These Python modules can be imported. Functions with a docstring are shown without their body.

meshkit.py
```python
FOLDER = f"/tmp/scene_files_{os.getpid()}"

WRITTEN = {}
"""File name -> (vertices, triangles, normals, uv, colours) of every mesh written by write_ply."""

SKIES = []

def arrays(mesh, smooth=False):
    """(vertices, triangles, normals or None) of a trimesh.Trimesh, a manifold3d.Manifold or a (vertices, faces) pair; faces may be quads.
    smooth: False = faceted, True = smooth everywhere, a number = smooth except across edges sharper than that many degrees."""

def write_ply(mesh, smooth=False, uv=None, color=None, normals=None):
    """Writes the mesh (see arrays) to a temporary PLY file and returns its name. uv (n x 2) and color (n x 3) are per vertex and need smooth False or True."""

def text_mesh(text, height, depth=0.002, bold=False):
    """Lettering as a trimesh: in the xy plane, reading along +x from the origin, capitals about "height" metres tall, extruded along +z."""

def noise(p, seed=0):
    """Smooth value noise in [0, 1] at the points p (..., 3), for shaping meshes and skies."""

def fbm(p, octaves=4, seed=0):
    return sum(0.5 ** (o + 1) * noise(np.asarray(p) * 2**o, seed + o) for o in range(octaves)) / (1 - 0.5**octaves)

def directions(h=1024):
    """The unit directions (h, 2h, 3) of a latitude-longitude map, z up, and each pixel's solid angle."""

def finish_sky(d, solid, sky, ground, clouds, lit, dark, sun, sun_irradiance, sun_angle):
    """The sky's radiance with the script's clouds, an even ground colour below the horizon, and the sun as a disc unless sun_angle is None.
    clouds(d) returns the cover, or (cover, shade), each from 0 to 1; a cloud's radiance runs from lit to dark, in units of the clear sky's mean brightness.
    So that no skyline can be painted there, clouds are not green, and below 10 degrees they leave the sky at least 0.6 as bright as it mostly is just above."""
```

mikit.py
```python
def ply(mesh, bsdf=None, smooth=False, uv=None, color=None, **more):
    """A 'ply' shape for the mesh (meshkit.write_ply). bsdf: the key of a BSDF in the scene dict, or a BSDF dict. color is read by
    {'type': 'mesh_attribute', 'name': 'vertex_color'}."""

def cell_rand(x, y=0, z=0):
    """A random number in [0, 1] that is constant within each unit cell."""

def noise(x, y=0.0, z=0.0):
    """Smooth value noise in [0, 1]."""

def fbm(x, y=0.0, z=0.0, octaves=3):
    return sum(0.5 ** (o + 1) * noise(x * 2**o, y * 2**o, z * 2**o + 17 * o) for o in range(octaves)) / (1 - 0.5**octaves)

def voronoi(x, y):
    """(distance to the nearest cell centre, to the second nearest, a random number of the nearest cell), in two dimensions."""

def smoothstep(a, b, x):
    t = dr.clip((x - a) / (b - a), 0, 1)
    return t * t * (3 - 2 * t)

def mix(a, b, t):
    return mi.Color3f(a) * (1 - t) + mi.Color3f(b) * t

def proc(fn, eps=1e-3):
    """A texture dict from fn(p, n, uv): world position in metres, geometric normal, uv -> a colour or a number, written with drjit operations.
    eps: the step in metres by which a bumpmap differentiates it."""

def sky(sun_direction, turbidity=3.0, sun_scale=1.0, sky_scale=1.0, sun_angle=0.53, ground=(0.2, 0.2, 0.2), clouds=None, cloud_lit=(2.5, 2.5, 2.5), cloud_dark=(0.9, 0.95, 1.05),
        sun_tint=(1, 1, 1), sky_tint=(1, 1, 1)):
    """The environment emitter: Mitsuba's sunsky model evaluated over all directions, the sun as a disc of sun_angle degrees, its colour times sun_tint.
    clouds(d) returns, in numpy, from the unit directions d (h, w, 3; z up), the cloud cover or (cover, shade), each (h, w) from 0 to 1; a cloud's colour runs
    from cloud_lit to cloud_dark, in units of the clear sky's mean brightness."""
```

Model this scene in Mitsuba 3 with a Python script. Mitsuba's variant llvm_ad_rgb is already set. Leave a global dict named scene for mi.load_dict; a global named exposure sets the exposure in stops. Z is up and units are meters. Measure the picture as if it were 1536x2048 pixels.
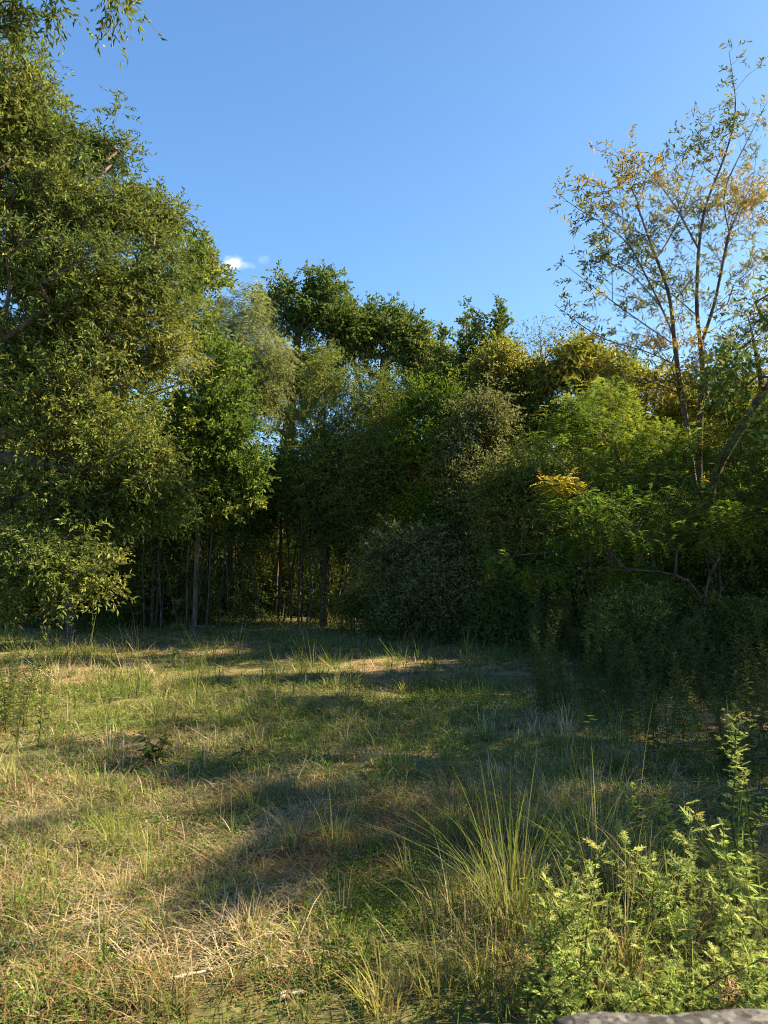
import math
import numpy as np, mitsuba as mi, mikit, meshkit
import drjit as dr
from mikit import proc, noise, fbm, mix, smoothstep, cell_rand, voronoi

T = mi.ScalarTransform4f
scene, labels = {}, {}

# ------------------------------------------------------------------ camera, sky, exposure
CAM = np.array([0.0, 0.0, 1.65])
PITCH = math.radians(4.27)
FPX = 1420.0                                   # focal length in pixels of the 1536 x 2048 photograph
FWD = np.array([0, math.cos(PITCH), math.sin(PITCH)])
UPV = np.array([0, -math.sin(PITCH), math.cos(PITCH)])
scene['camera'] = {'type': 'thinlens', 'fov': 2 * math.degrees(math.atan(768 / FPX)), 'fov_axis': 'x',
                   'aperture_radius': 0.0018, 'focus_distance': 9.0, 'near_clip': 0.05, 'far_clip': 2000.0,
                   'to_world': T().look_at(origin=CAM.tolist(), target=(CAM + FWD).tolist(), up=[0, 0, 1])}
SUN_AZ, SUN_EL = math.radians(77), math.radians(36)
SUN = [math.sin(SUN_AZ) * math.cos(SUN_EL), math.cos(SUN_AZ) * math.cos(SUN_EL), math.sin(SUN_EL)]


def ray(px, py):
    d = FWD + (px - 768) / FPX * np.array([1.0, 0, 0]) + (1024 - py) / FPX * UPV
    return d


def cloud_cover(d):
    total = np.zeros(d.shape[:2])
    for (px, py, wx, wy, amp) in ((466, 527, .013, .010, .85), (482, 531, .019, .005, .35), (528, 520, .008, .006, .16)):
        c = ray(px, py)
        c = c / np.linalg.norm(c)
        r = np.cross(c, [0, 0, 1.0]); r /= np.linalg.norm(r)
        u = np.cross(r, c)
        a, b = d @ r, d @ u
        near = (d @ c) > .99
        n = meshkit.fbm(np.stack([a * 220, b * 260, a * 0], -1)[near], 4, 3)
        e = np.exp(-((a[near] / wx) ** 2 + (b[near] / wy) ** 2) * 1.6)
        total[near] += amp * np.clip(e * (.1 + 1.7 * n) - .14, 0, 1)
    return np.clip(total, 0, 1)


scene['sky'] = mikit.sky(SUN, turbidity=3.0, clouds=cloud_cover, ground=(.09, .09, .05), cloud_lit=(3.2, 3.2, 3.2),
                         sky_scale=.43, sun_tint=(1.0, .95, .83), sky_tint=(.82, 1.03, 1.19))
exposure = 4.12

# ------------------------------------------------------------------ materials
VC = {'type': 'mesh_attribute', 'name': 'vertex_color'}


def leaf_bsdf(rough, trans, eta=1.45):
    return {'type': 'principledthin', 'base_color': VC, 'roughness': rough, 'diff_trans': trans, 'eta': eta, 'spec_trans': 0.0}


scene['leaf_glossy'] = leaf_bsdf(.32, .65, 1.52)
scene['leaf_soft'] = leaf_bsdf(.5, 1.0, 1.42)
scene['blade'] = leaf_bsdf(.5, .85, 1.4)


def bark_col(p, n, uv):
    f = fbm(p.x * 14, p.y * 14, p.z * 5, 3)
    g = noise(p.x * 60, p.y * 60, p.z * 16)
    return mix((.035, .028, .02), (.14, .115, .09), smoothstep(.25, .8, f * .7 + g * .35))


def bark_bump(p, n, uv):
    return noise(p.x * 55, p.y * 55, p.z * 14)


scene['bark'] = {'type': 'twosided', 'b': {'type': 'principled', 'base_color': proc(bark_col), 'roughness': .85, 'specular': .3}}
scene['trunk_bark'] = {'type': 'bumpmap', 'arbitrary': proc(bark_bump, .004), 'scale': .012,
                       'b': {'type': 'twosided', 'b': {'type': 'principled', 'base_color': proc(bark_col), 'roughness': .85, 'specular': .3}}}


def soil_col(p, n, uv):
    a = fbm(p.x * .9, p.y * .9, 3.1, 3)
    b = fbm(p.x * 9, p.y * 9, 1.7, 3)
    c = noise(p.x * 90, p.y * 25, 5.0)
    base = mix((.05, .038, .022), (.15, .115, .065), smoothstep(.3, .75, b))
    straw = mix((.12, .09, .05), (.28, .225, .13), c)
    col = mix(base, straw, smoothstep(.45, .75, fbm(p.x * 3.3, p.y * 3.3, 9.0, 2)) * .7)
    green = mix((.035, .05, .014), (.09, .11, .03), c)
    return mix(col, green, smoothstep(.3, .6, a) * .7)


scene['soil'] = {'type': 'principled', 'base_color': proc(soil_col), 'roughness': .95, 'specular': .15}


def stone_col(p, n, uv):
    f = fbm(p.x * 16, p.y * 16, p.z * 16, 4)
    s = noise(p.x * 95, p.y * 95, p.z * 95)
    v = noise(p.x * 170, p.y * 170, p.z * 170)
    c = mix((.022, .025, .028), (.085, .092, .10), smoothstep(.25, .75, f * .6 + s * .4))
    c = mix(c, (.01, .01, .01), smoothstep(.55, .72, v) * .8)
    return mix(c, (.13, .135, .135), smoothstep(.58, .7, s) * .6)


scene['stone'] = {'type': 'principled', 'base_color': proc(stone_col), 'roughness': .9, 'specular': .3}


def cutwood_col(p, n, uv):
    g = noise(p.x * 40, p.y * 260, p.z * 260)
    return mix((.17, .145, .11), (.40, .35, .28), g)


scene['dead_wood'] = {'type': 'principled', 'base_color': proc(cutwood_col), 'roughness': .8, 'specular': .2}

# ------------------------------------------------------------------ helpers


def at(px, py, Y):
    """The point at forward distance Y that the photograph shows at this pixel."""
    d = ray(px, py)
    return CAM + d * (Y / d[1])


def gz(x, y):
    """Height of the ground."""
    x, y = np.asarray(x, float), np.asarray(y, float)
    p = np.stack(np.broadcast_arrays(x * .35, y * .35, 0 * x + 4.2), -1)
    q = np.stack(np.broadcast_arrays(x * 2.3, y * 2.3, 0 * x + 1.2), -1)
    return (meshkit.fbm(p, 2, 5) - .5) * .16 + (meshkit.fbm(q, 2, 8) - .5) * .09


def ground_at(px, py):
    """The ground point seen at a pixel below the horizon."""
    d = ray(px, py)
    z = 0.0
    for _ in range(4):
        p = CAM + d * ((z - CAM[2]) / d[2])
        z = float(gz(p[0], p[1]))
    return p


def unit(v):
    return v / (np.linalg.norm(v, axis=-1, keepdims=True) + 1e-12)


def rand_unit(rng, n):
    return unit(rng.normal(size=(n, 3)))


class Soup:
    def __init__(self):
        self.v, self.f, self.c, self.n = [], [], [], 0

    def add(self, v, f, c):
        self.v.append(v); self.f.append(f + self.n); self.c.append(np.broadcast_to(c, v.shape)); self.n += len(v)

    def ply(self, bsdf):
        return mikit.ply((np.vstack(self.v), np.vstack(self.f)), bsdf, color=np.vstack(self.c))


def leaf_mesh(p, d, n, l, w, c, fold=.3, sag=.1):
    """N folded diamond leaves: base p, direction d, face normal n, length l, width w, colour c."""
    N = len(p)
    l, w = np.broadcast_to(l, N)[:, None], np.broadcast_to(w, N)[:, None]
    s = unit(np.cross(d, n)); n = np.cross(s, d)
    mid = p + d * l * .45
    v = np.stack([p, mid + s * w * .5 + n * w * fold, p + d * l - n * l * sag, mid - s * w * .5 + n * w * fold], 1).reshape(-1, 3)
    f = (np.array([[0, 1, 2], [0, 2, 3]])[None] + np.arange(N)[:, None, None] * 4).reshape(-1, 3)
    return v, f, np.repeat(c, 4, 0)


def tube(pts, rad, sides):
    p = np.asarray(pts, float); n = len(p)
    t = unit(np.gradient(p, axis=0))
    ref = np.array([.3, .9, .2]) if abs(unit(p[-1] - p[0])[2]) > .8 else np.array([0, 0, 1.0])
    a = unit(np.cross(t, ref)); b = np.cross(t, a)
    ang = np.arange(sides) * 2 * np.pi / sides
    v = p[:, None] + np.asarray(rad)[:, None, None] * (np.cos(ang)[None, :, None] * a[:, None] + np.sin(ang)[None, :, None] * b[:, None])
    i, j = np.meshgrid(np.arange(n - 1), np.arange(sides), indexing='ij')
    q = np.stack([i * sides + j, i * sides + (j + 1) % sides, (i + 1) * sides + (j + 1) % sides, (i + 1) * sides + j], -1).reshape(-1, 4)
    return v.reshape(-1, 3), np.vstack([q[:, [0, 1, 2]], q[:, [0, 2, 3]]])


def resample(poly, step):
    poly = np.asarray(poly, float)
    seg = np.linalg.norm(np.diff(poly, axis=0), axis=1); s = np.r_[0, np.cumsum(seg)]
    n = max(2, int(s[-1] / step) + 1)
    u = np.linspace(0, s[-1], n)
    out = np.stack([np.interp(u, s, poly[:, k]) for k in range(3)], 1)
    if n > 4:                                                   # round the corners
        for _ in range(2):
            out[1:-1] = .25 * out[:-2] + .5 * out[1:-1] + .25 * out[2:]
    return out


def tree_nodes(limbs, pts, bf, step, rng):
    """Branching skeleton: explicit limbs first, then every point joins the branch that costs least (distance plus bf times the way to the root)."""
    cap = 40000
    nodes, par, path = np.zeros((cap, 3)), np.full(cap, -1), np.zeros(cap)
    n = 0
    for k, (poly, _) in enumerate(limbs):
        q = resample(poly, .3)
        if k == 0:
            last = -1
        else:
            dist = np.linalg.norm(nodes[:n] - q[0], axis=1); last = int(dist.argmin())
        for p in q:
            if last >= 0 and np.linalg.norm(p - nodes[last]) < .02:
                continue
            nodes[n] = p; par[n] = last
            path[n] = 0 if last < 0 else path[last] + np.linalg.norm(p - nodes[last])
            last = n; n += 1
    fixed = n
    best, who = np.full(len(pts), 1e9), np.zeros(len(pts), int)
    alive = np.ones(len(pts), bool)

    def offer(k):
        c = np.linalg.norm(pts - nodes[k], axis=1) + bf * path[k]
        m = c < best
        best[m] = c[m]; who[m] = k

    for k in range(n):
        offer(k)
    tips = []
    for _ in range(len(pts)):
        i = int(np.where(alive, best, 1e8).argmin())
        alive[i] = False; best[i] = -1
        a, b = nodes[who[i]].copy(), pts[i]
        m = max(1, min(12, int(np.linalg.norm(b - a) / step)))
        last = who[i]
        for j in range(1, m + 1):
            if n >= cap: break
            t = j / m
            p = a + (b - a) * t
            if j < m:
                p = p + rng.normal(size=3) * .1 * step + np.array([0, 0, .12]) * np.linalg.norm(b - a) * t * (1 - t)
            nodes[n] = p; par[n] = last
            path[n] = path[last] + np.linalg.norm(p - nodes[last])
            offer(n); last = n; n += 1
        tips.append(last)
    return nodes[:n], par[:n], np.array(tips, int), fixed


def skeleton_mesh(nodes, par, base_r, tip_r, expo=2.3, min_sides=3, keep=0.0):
    n = len(nodes)
    kids = [[] for _ in range(n)]
    for i in range(n):
        if par[i] >= 0: kids[par[i]].append(i)
    w = np.zeros(n)
    for i in range(n - 1, -1, -1):
        if not kids[i]: w[i] = 1
        if par[i] >= 0: w[par[i]] += w[i]
    r = tip_r * w ** (1 / expo)
    r = tip_r + (r - tip_r) * (base_r - tip_r) / max(r[0] - tip_r, 1e-6)
    out, off = [], 0
    V, F = [], []
    starts = [i for i in range(n) if par[i] < 0]
    stack = list(starts)
    while stack:
        s = stack.pop()
        chain = ([par[s]] if par[s] >= 0 else []) + [s]
        i = s
        while kids[i]:
            h = max(kids[i], key=lambda k: w[k])
            stack += [k for k in kids[i] if k != h]
            chain.append(h); i = h
        if len(chain) < 2: continue
        p = nodes[chain]
        rr = r[chain].copy()
        if par[s] >= 0: rr[0] = rr[1]
        if rr[0] < keep: continue
        rr[-1] *= .35
        sides = 9 if rr[0] > .07 else 6 if rr[0] > .03 else 4 if rr[0] > .012 else min_sides
        v, f = tube(p, rr, sides)
        V.append(v); F.append(f + off); off += len(v)
    return np.vstack(V), np.vstack(F)


def lobe_points(lobes, n, rng, gap=.42, freq=.9, shell=.4, seed=1):
    """n points in ellipsoids (px, py, Y, rx, ry in photograph pixels, optional depth factor), thinned by noise so that gaps stay."""
    C, R = [], []
    for lb in lobes:
        px, py, Y, rx, ry = lb[:5]
        k = Y / FPX
        C.append(at(px, py, Y)); R.append([rx * k, (rx + ry) * .5 * k * (lb[5] if len(lb) > 5 else 1.0), ry * k])
    C, R = np.array(C), np.array(R)
    vol = np.prod(R, 1) ** .8
    pick = rng.choice(len(C), size=n * 7, p=vol / vol.sum())
    u = rand_unit(rng, n * 7)
    ragged = .62 + .85 * meshkit.fbm(u * 2.2 + C[pick] * 3.7, 3, seed + 5)[:, None]
    p = C[pick] + u * (rng.random((n * 7, 1)) ** shell) * R[pick] * ragged
    w = p * freq * np.array([1, 1, 1.7])                 # flat layers rather than balls
    m = .5 * meshkit.fbm(w, 2, seed) + .5 * meshkit.fbm(w * 2.7, 2, seed + 9) > gap
    p = p[m & (p[:, 2] > .12)][:n]
    return p


def palette(rng, p, cols, clump=.8, vary=.22, seed=0):
    """A colour for every leaf: the list's colours mixed by clumps and by chance."""
    cols = np.array(cols)
    k = np.clip(meshkit.fbm(p * clump, 2, 40 + seed) * 1.8 - .4 + rng.normal(size=len(p)) * .18, 0, .999) * (len(cols) - 1)
    i = k.astype(int); t = (k - i)[:, None]
    c = cols[i] * (1 - t) + cols[np.minimum(i + 1, len(cols) - 1)] * t
    return np.clip(c * np.exp(rng.normal(size=(len(p), 1)) * vary) * np.exp(rng.normal(size=(len(p), 3)) * .05), .002, .9)


def shoots(soup, rng, base, axis, count, L, per, leaf, cols, droop=.2, spread=.9, up=.25, fold=.3, twig=True, clump=.8, seed=0, upface=.7):
    """count leafy shoots at every base point, per leaves on each."""
    N = len(base) * count
    b = np.repeat(base, count, 0); ax = np.repeat(axis, count, 0)
    d = unit(ax * .6 + rand_unit(rng, N) * spread + np.array([0, 0, up]))
    Ls = L * rng.uniform(.55, 1.25, (N, 1))
    b = b + rand_unit(rng, N) * L * .25
    if twig:
        e = b + d * Ls + np.array([0, 0, -droop]) * Ls
        m = (b + e) / 2 + np.array([0, 0, .1]) * Ls
        s = unit(np.cross(d, rand_unit(rng, N))) * .003
        v = np.stack([b + s, b - s, m + s * .8, m - s * .8, e], 1).reshape(-1, 3)
        f = (np.array([[0, 1, 2], [1, 3, 2], [2, 3, 4]])[None] + np.arange(N)[:, None, None] * 5).reshape(-1, 3)
        soup.add(v, f, np.array([.06, .05, .03]))
    M = N * per
    t = ((np.arange(per)[None, :] + rng.random((N, per))) / per).reshape(M, 1)
    B, D, LL = np.repeat(b, per, 0), np.repeat(d, per, 0), np.repeat(Ls, per, 0)
    p = B + D * LL * t + np.array([0, 0, -droop]) * LL * t * t
    q = rand_unit(rng, M); q = unit(q - D * (q * D).sum(1, keepdims=True))
    ld = unit(D * .7 + q * .8 + np.array([0, 0, -droop * .8]))
    n = unit(np.array([0, 0, upface]) + rand_unit(rng, M) * .9)
    l, w = leaf[0] * rng.uniform(.5, 1.4, M), leaf[1] * rng.uniform(.75, 1.2, M)
    soup.add(*leaf_mesh(p, ld, n, l, w, palette(rng, p, cols, clump, seed=seed), fold))


def compound(soup, rng, base, axis, count, L, pairs, leaflet, cols, droop=.3, up=.1, clump=.9, seed=0):
    """count feather-like leaves at every base point, each with its rachis and 2 * pairs leaflets."""
    N = len(base) * count
    b = np.repeat(base, count, 0) + rand_unit(rng, N) * .05
    d = unit(np.repeat(axis, count, 0) * .5 + rand_unit(rng, N) * np.array([1, 1, .55]) + np.array([0, 0, up]))
    Ls = L * rng.uniform(.6, 1.2, (N, 1))
    nrm = unit(np.array([0, 0, 1.0]) + rand_unit(rng, N) * .45)
    s = unit(np.cross(d, nrm)); nrm = np.cross(s, d)
    e = b + d * Ls + np.array([0, 0, -droop]) * Ls
    v = np.stack([b + s * .0018, b - s * .0018, e], 1).reshape(-1, 3)
    col = palette(rng, b, cols, clump, .15, seed)
    soup.add(v, np.arange(N * 3).reshape(-1, 3), np.repeat(col * .7, 3, 0))
    M = N * pairs * 2
    t = np.tile(np.repeat((np.arange(pairs) + .6) / pairs, 2), N)[:, None]
    side = np.tile([1.0, -1.0], N * pairs)[:, None]
    rep = lambda a: np.repeat(a, pairs * 2, 0)  # noqa: E731
    p = rep(b) + rep(d) * rep(Ls) * t + np.array([0, 0, -droop]) * rep(Ls) * t * t
    ld = unit(rep(d) * .55 + rep(s) * side + np.array([0, 0, -.25]) + rand_unit(rng, M) * .25)
    n = unit(rep(nrm) + rand_unit(rng, M) * .35)
    c = np.clip(rep(col) * np.exp(rng.normal(size=(M, 1)) * .15), .003, .9)
    l = leaflet[0] * rng.uniform(.7, 1.15, M); w = leaflet[1] * rng.uniform(.8, 1.2, M)
    # one-triangle leaflets
    ss = unit(np.cross(ld, n)) * (w / 2)[:, None]
    v = np.stack([p - ss * .6, p + ss, p + ld * l[:, None]], 1).reshape(-1, 3)
    soup.add(v, np.arange(M * 3).reshape(-1, 3), np.repeat(c, 3, 0))


COUNT = {}


def key_for(name):
    k = COUNT.get(name, 0); COUNT[name] = k + 1
    return name if k == 0 else f'{name}_{k:03d}'


def say(key, label, cat, group=None, kind=None):
    labels[key] = {'label': label}
    if kind: labels[key]['kind'] = kind
    if cat: labels[key]['category'] = cat
    if group: labels[key]['group'] = group


def zone(v, cuts, names):
    return names[int(np.searchsorted(cuts, v))]


def build_tree(limbs, lobes, npts, base_r, rng, style, bf=.35, step=.45, gap=.42, freq=.9, shell=.35, tip_r=.004, keep=0.0, extra=None, pts=None, expo=2.3):
    """(trunk mesh, crown soup)"""
    if pts is None:
        pts = lobe_points(lobes, npts, rng, gap, freq, shell, seed=int(rng.integers(1000)))
    nodes, par, tips, fixed = tree_nodes(limbs, pts, bf, step, rng)
    mesh = skeleton_mesh(nodes, par, base_r, tip_r, expo, keep=keep)
    ax = unit(nodes[tips] - nodes[np.maximum(par[tips], 0)])
    s = Soup()
    style(s, rng, nodes[tips], ax)
    return mesh, s


def tree(name, label, cat, limbs, lobes, npts, base_r, style, seed, leaf='leaf_glossy', group=None, **kw):
    key = key_for(name)
    mesh, s = build_tree(limbs, lobes, npts, base_r, np.random.default_rng(seed), style, **kw)
    scene[key + '__trunk'] = mikit.ply(mesh, 'bark', smooth=True)
    scene[key + '__crown'] = s.ply(leaf)
    say(key, label, cat, group)
    return key


def stem_line(x, y, top, wob=.15, seed=0, lean=(0, 0), n=7):
    r = np.random.default_rng(seed)
    t = np.linspace(0, 1, n)
    z0 = float(gz(x, y)) - .08
    p = np.stack([x + lean[0] * t + np.cumsum(r.normal(size=n)) * wob * .3, y + lean[1] * t + np.cumsum(r.normal(size=n)) * wob * .3, z0 + (top - z0) * t], 1)
    p[0, :2] = x, y
    return p


# ------------------------------------------------------------------ ground
def axis_steps(lo, hi, fine, far):
    core = np.arange(lo, hi + 1e-6, fine)
    grow = np.cumsum(fine * 1.35 ** np.arange(1, 25))
    grow = grow[grow < far]
    return np.r_[lo - grow[::-1], core, hi + grow]


gx, gy = axis_steps(-13, 13, .13, 500), axis_steps(-1, 26, .13, 500)
X, Y = np.meshgrid(gx, gy, indexing='ij')
Z = gz(X, Y)
I = np.arange(X.size).reshape(X.shape)
q = np.stack([I[:-1, :-1], I[1:, :-1], I[1:, 1:], I[:-1, 1:]], -1).reshape(-1, 4)
scene['ground'] = mikit.ply((np.stack([X, Y, Z], -1).reshape(-1, 3), q), 'soil', smooth=True)
say('ground', 'brown thatch and soil of the rough lawn', None, kind='structure')
say('sky', 'clear blue sky with one tiny white cloud', None, kind='structure')
del labels['sky']


def blades(soup, rng, b, h, w, lean, bend, c, segs=3, tipc=None, up=None):
    """N curved blades from base b, height h, width w, leaning along the unit vectors lean."""
    N = len(b)
    h, w, bend = (np.broadcast_to(a, N)[:, None] for a in (h, w, bend))
    up = np.array([0, 0, 1.0]) if up is None else up
    a = rng.random(N) * 2 * np.pi
    side = unit(np.cross(lean, [0, 0, 1.0]) + .5 * np.stack([np.cos(a), np.sin(a), a * 0], 1))
    rows = []
    for k in range(segs):
        t = k / segs
        p = b + up * h * t * (1 - .45 * bend * t) + lean * h * bend * (t * t * .9 + t * .25)
        ww = w * (1 - t ** 1.6) * .5
        rows += [p - side * ww, p + side * ww]
    rows.append(b + up * h * (1 - .45 * bend) + lean * h * bend * 1.15)
    v = np.stack(rows, 1).reshape(-1, 3)
    m = 2 * segs + 1
    f = []
    for k in range(segs - 1):
        f += [[2 * k, 2 * k + 1, 2 * k + 3], [2 * k, 2 * k + 3, 2 * k + 2]]
    f.append([2 * segs - 2, 2 * segs - 1, 2 * segs])
    f = (np.array(f)[None] + np.arange(N)[:, None, None] * m).reshape(-1, 3)
    cc = np.repeat(c[:, None], m, 1)
    if tipc is not None:
        t = (np.r_[np.repeat(np.arange(segs) / segs, 2), 1.0])[None, :, None]
        cc = cc * (1 - t) + tipc[:, None] * t
    soup.add(v, f, cc.reshape(-1, 3))


def lawn_points(rng, n, y0, y1, margin=.6):
    y = np.sqrt(rng.random(n) * (y1 ** 2 - y0 ** 2) + y0 ** 2)
    x = rng.uniform(-1, 1, n) * (y * .56 + margin)
    return np.stack([x, y, gz(x, y)], 1)


GREEN = [(.07, .115, .024), (.11, .165, .034), (.16, .205, .046)]
LUSH = [(.075, .14, .026), (.12, .20, .038), (.17, .235, .05)]
STRAW = [(.19, .155, .085), (.31, .27, .16), (.45, .40, .27)]
RUST = [(.16, .085, .04), (.24, .15, .07), (.30, .22, .11)]


def blotch(p, s, seed):
    return meshkit.fbm(np.c_[p[:, :2] * s, np.full(len(p), 2.0)], 3, seed)


def lawn():
    rng = np.random.default_rng(11)
    g, st, cov = Soup(), Soup(), Soup()
    for (n, y0, y1, hh, ww, segs) in ((60000, 2.2, 5.2, .058, .0042, 2), (80000, 5.0, 10, .085, .0065, 2), (80000, 9.8, 22, .13, .012, 1)):
        p = lawn_points(rng, n, y0, y1)
        cn = n // 26                                    # most blades stand in small clumps
        cc, own = lawn_points(rng, cn, y0, y1), rng.integers(0, cn, n)
        inside = rng.random(n) < .72
        ca = rng.random(n) * 6.283; cr = np.abs(rng.normal(size=n)) * .012 * (1 + y0 * .35) * rng.uniform(.5, 1.8, cn)[own]
        p[inside, :2] = (cc[own, :2] + np.stack([np.cos(ca), np.sin(ca)], 1) * cr[:, None])[inside]
        p[:, 2] = gz(p[:, 0], p[:, 1])
        tall = np.where(inside, rng.lognormal(.0, .55, cn)[own], .6)
        m = blotch(p, .8, 21) + .35 * rng.random(n) > (.62 if y0 < 3 else .48)
        p = p[m]; n = len(p)
        a = np.where(inside[m], ca[m] + rng.normal(size=n) * .5, rng.random(n) * 6.283)
        lean = np.stack([np.cos(a), np.sin(a), a * 0], 1)
        h = hh * tall[m] * rng.lognormal(0, .35, n) * (.6 + .9 * blotch(p, 1.6, 4))
        dry = blotch(p, 1.1, 31) + rng.normal(size=n) * .13 > .655
        c = np.where(dry[:, None], palette(rng, p, STRAW, 1.2), palette(rng, p, GREEN, 1.2))
        tipc = np.where((rng.random(n) < .18)[:, None], palette(rng, p, STRAW, 1.2), c * 1.15)
        blades(g, rng, p - [0, 0, .01], h, ww * rng.uniform(.6, 1.3, n), lean, rng.uniform(.1, 1.0, n), c, segs, tipc)
    # lying straw
    for (n, y0, y1, ln, ww) in ((60000, 2.2, 5.5, .13, .0034), (17000, 5, 11, .18, .006), (3500, 11, 20, .25, .012)):
        p = lawn_points(rng, n, y0, y1)
        m = blotch(p, .9, 61) + .3 * rng.random(n) > np.where(p[:, 0] < -.2, .585, .66)
        p = p[m]; n = len(p)
        a = rng.random(n) * 2 * np.pi + 1.2 * blotch(p, .7, 9) * 6
        d = unit(np.stack([np.cos(a), np.sin(a), rng.normal(size=n) * .22 + .1], 1))
        l = ln * rng.lognormal(0, .4, n)
        s = unit(np.cross(d, [0, 0, 1.0])) * (ww * .5)
        b = p + np.stack([a * 0, a * 0, rng.random(n) * .035], 1)
        mid = b + d * l[:, None] * .5 + np.array([0, 0, 1.0]) * (rng.random((n, 1)) * .02)
        e = b + d * l[:, None] + np.array([0, 0, -1.0]) * (rng.random((n, 1)) * .03)
        v = np.stack([b - s, b + s, mid - s, mid + s, e], 1).reshape(-1, 3)
        f = (np.array([[0, 1, 3], [0, 3, 2], [2, 3, 4]])[None] + np.arange(n)[:, None, None] * 5).reshape(-1, 3)
        c = np.where((rng.random(n) < .22)[:, None], palette(rng, p, RUST, 1.5), palette(rng, p, STRAW, 1.5))
        st.add(v, f, np.repeat(c, 5, 0))
    # small leafy ground cover
    for (n, y0, y1, ll) in ((95000, 2.2, 5.0, .020), (60000, 5.0, 10, .030)):
        p = lawn_points(rng, n, y0, y1)
        m = .6 * blotch(p, 1.3, 77) + .4 * blotch(p, 4.5, 78) + .2 * rng.random(n) > np.where(blotch(p, .45, 70) > .5, .66, .57)
        p = p[m]; n = len(p)
        p = p + np.stack([rng.normal(size=n) * .02, rng.normal(size=n) * .02, rng.random(n) ** 1.5 * .085], 1)
        d = unit(rng.normal(size=(n, 3)) * [1, 1, .45])
        nn = unit(np.array([0, 0, .6]) + rand_unit(rng, n) * .9)
        cov.add(*leaf_mesh(p, d, nn, ll * rng.uniform(.6, 1.4, n), ll * .5, palette(rng, p, LUSH, 1.6), .2))
    scene['grass'] = g.ply('blade'); say('grass', 'short patchy green and yellowed grass over the whole clearing', 'grass', kind='stuff')
    scene['dry_straw'] = st.ply('blade'); say('dry_straw', 'mown dry straw lying flat among the grass', 'straw', kind='stuff')
    scene['ground_cover'] = cov.ply('leaf_soft'); say('ground_cover', 'tiny leafed green ground cover between the grass patches', 'ground cover', kind='stuff')


lawn()

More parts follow.
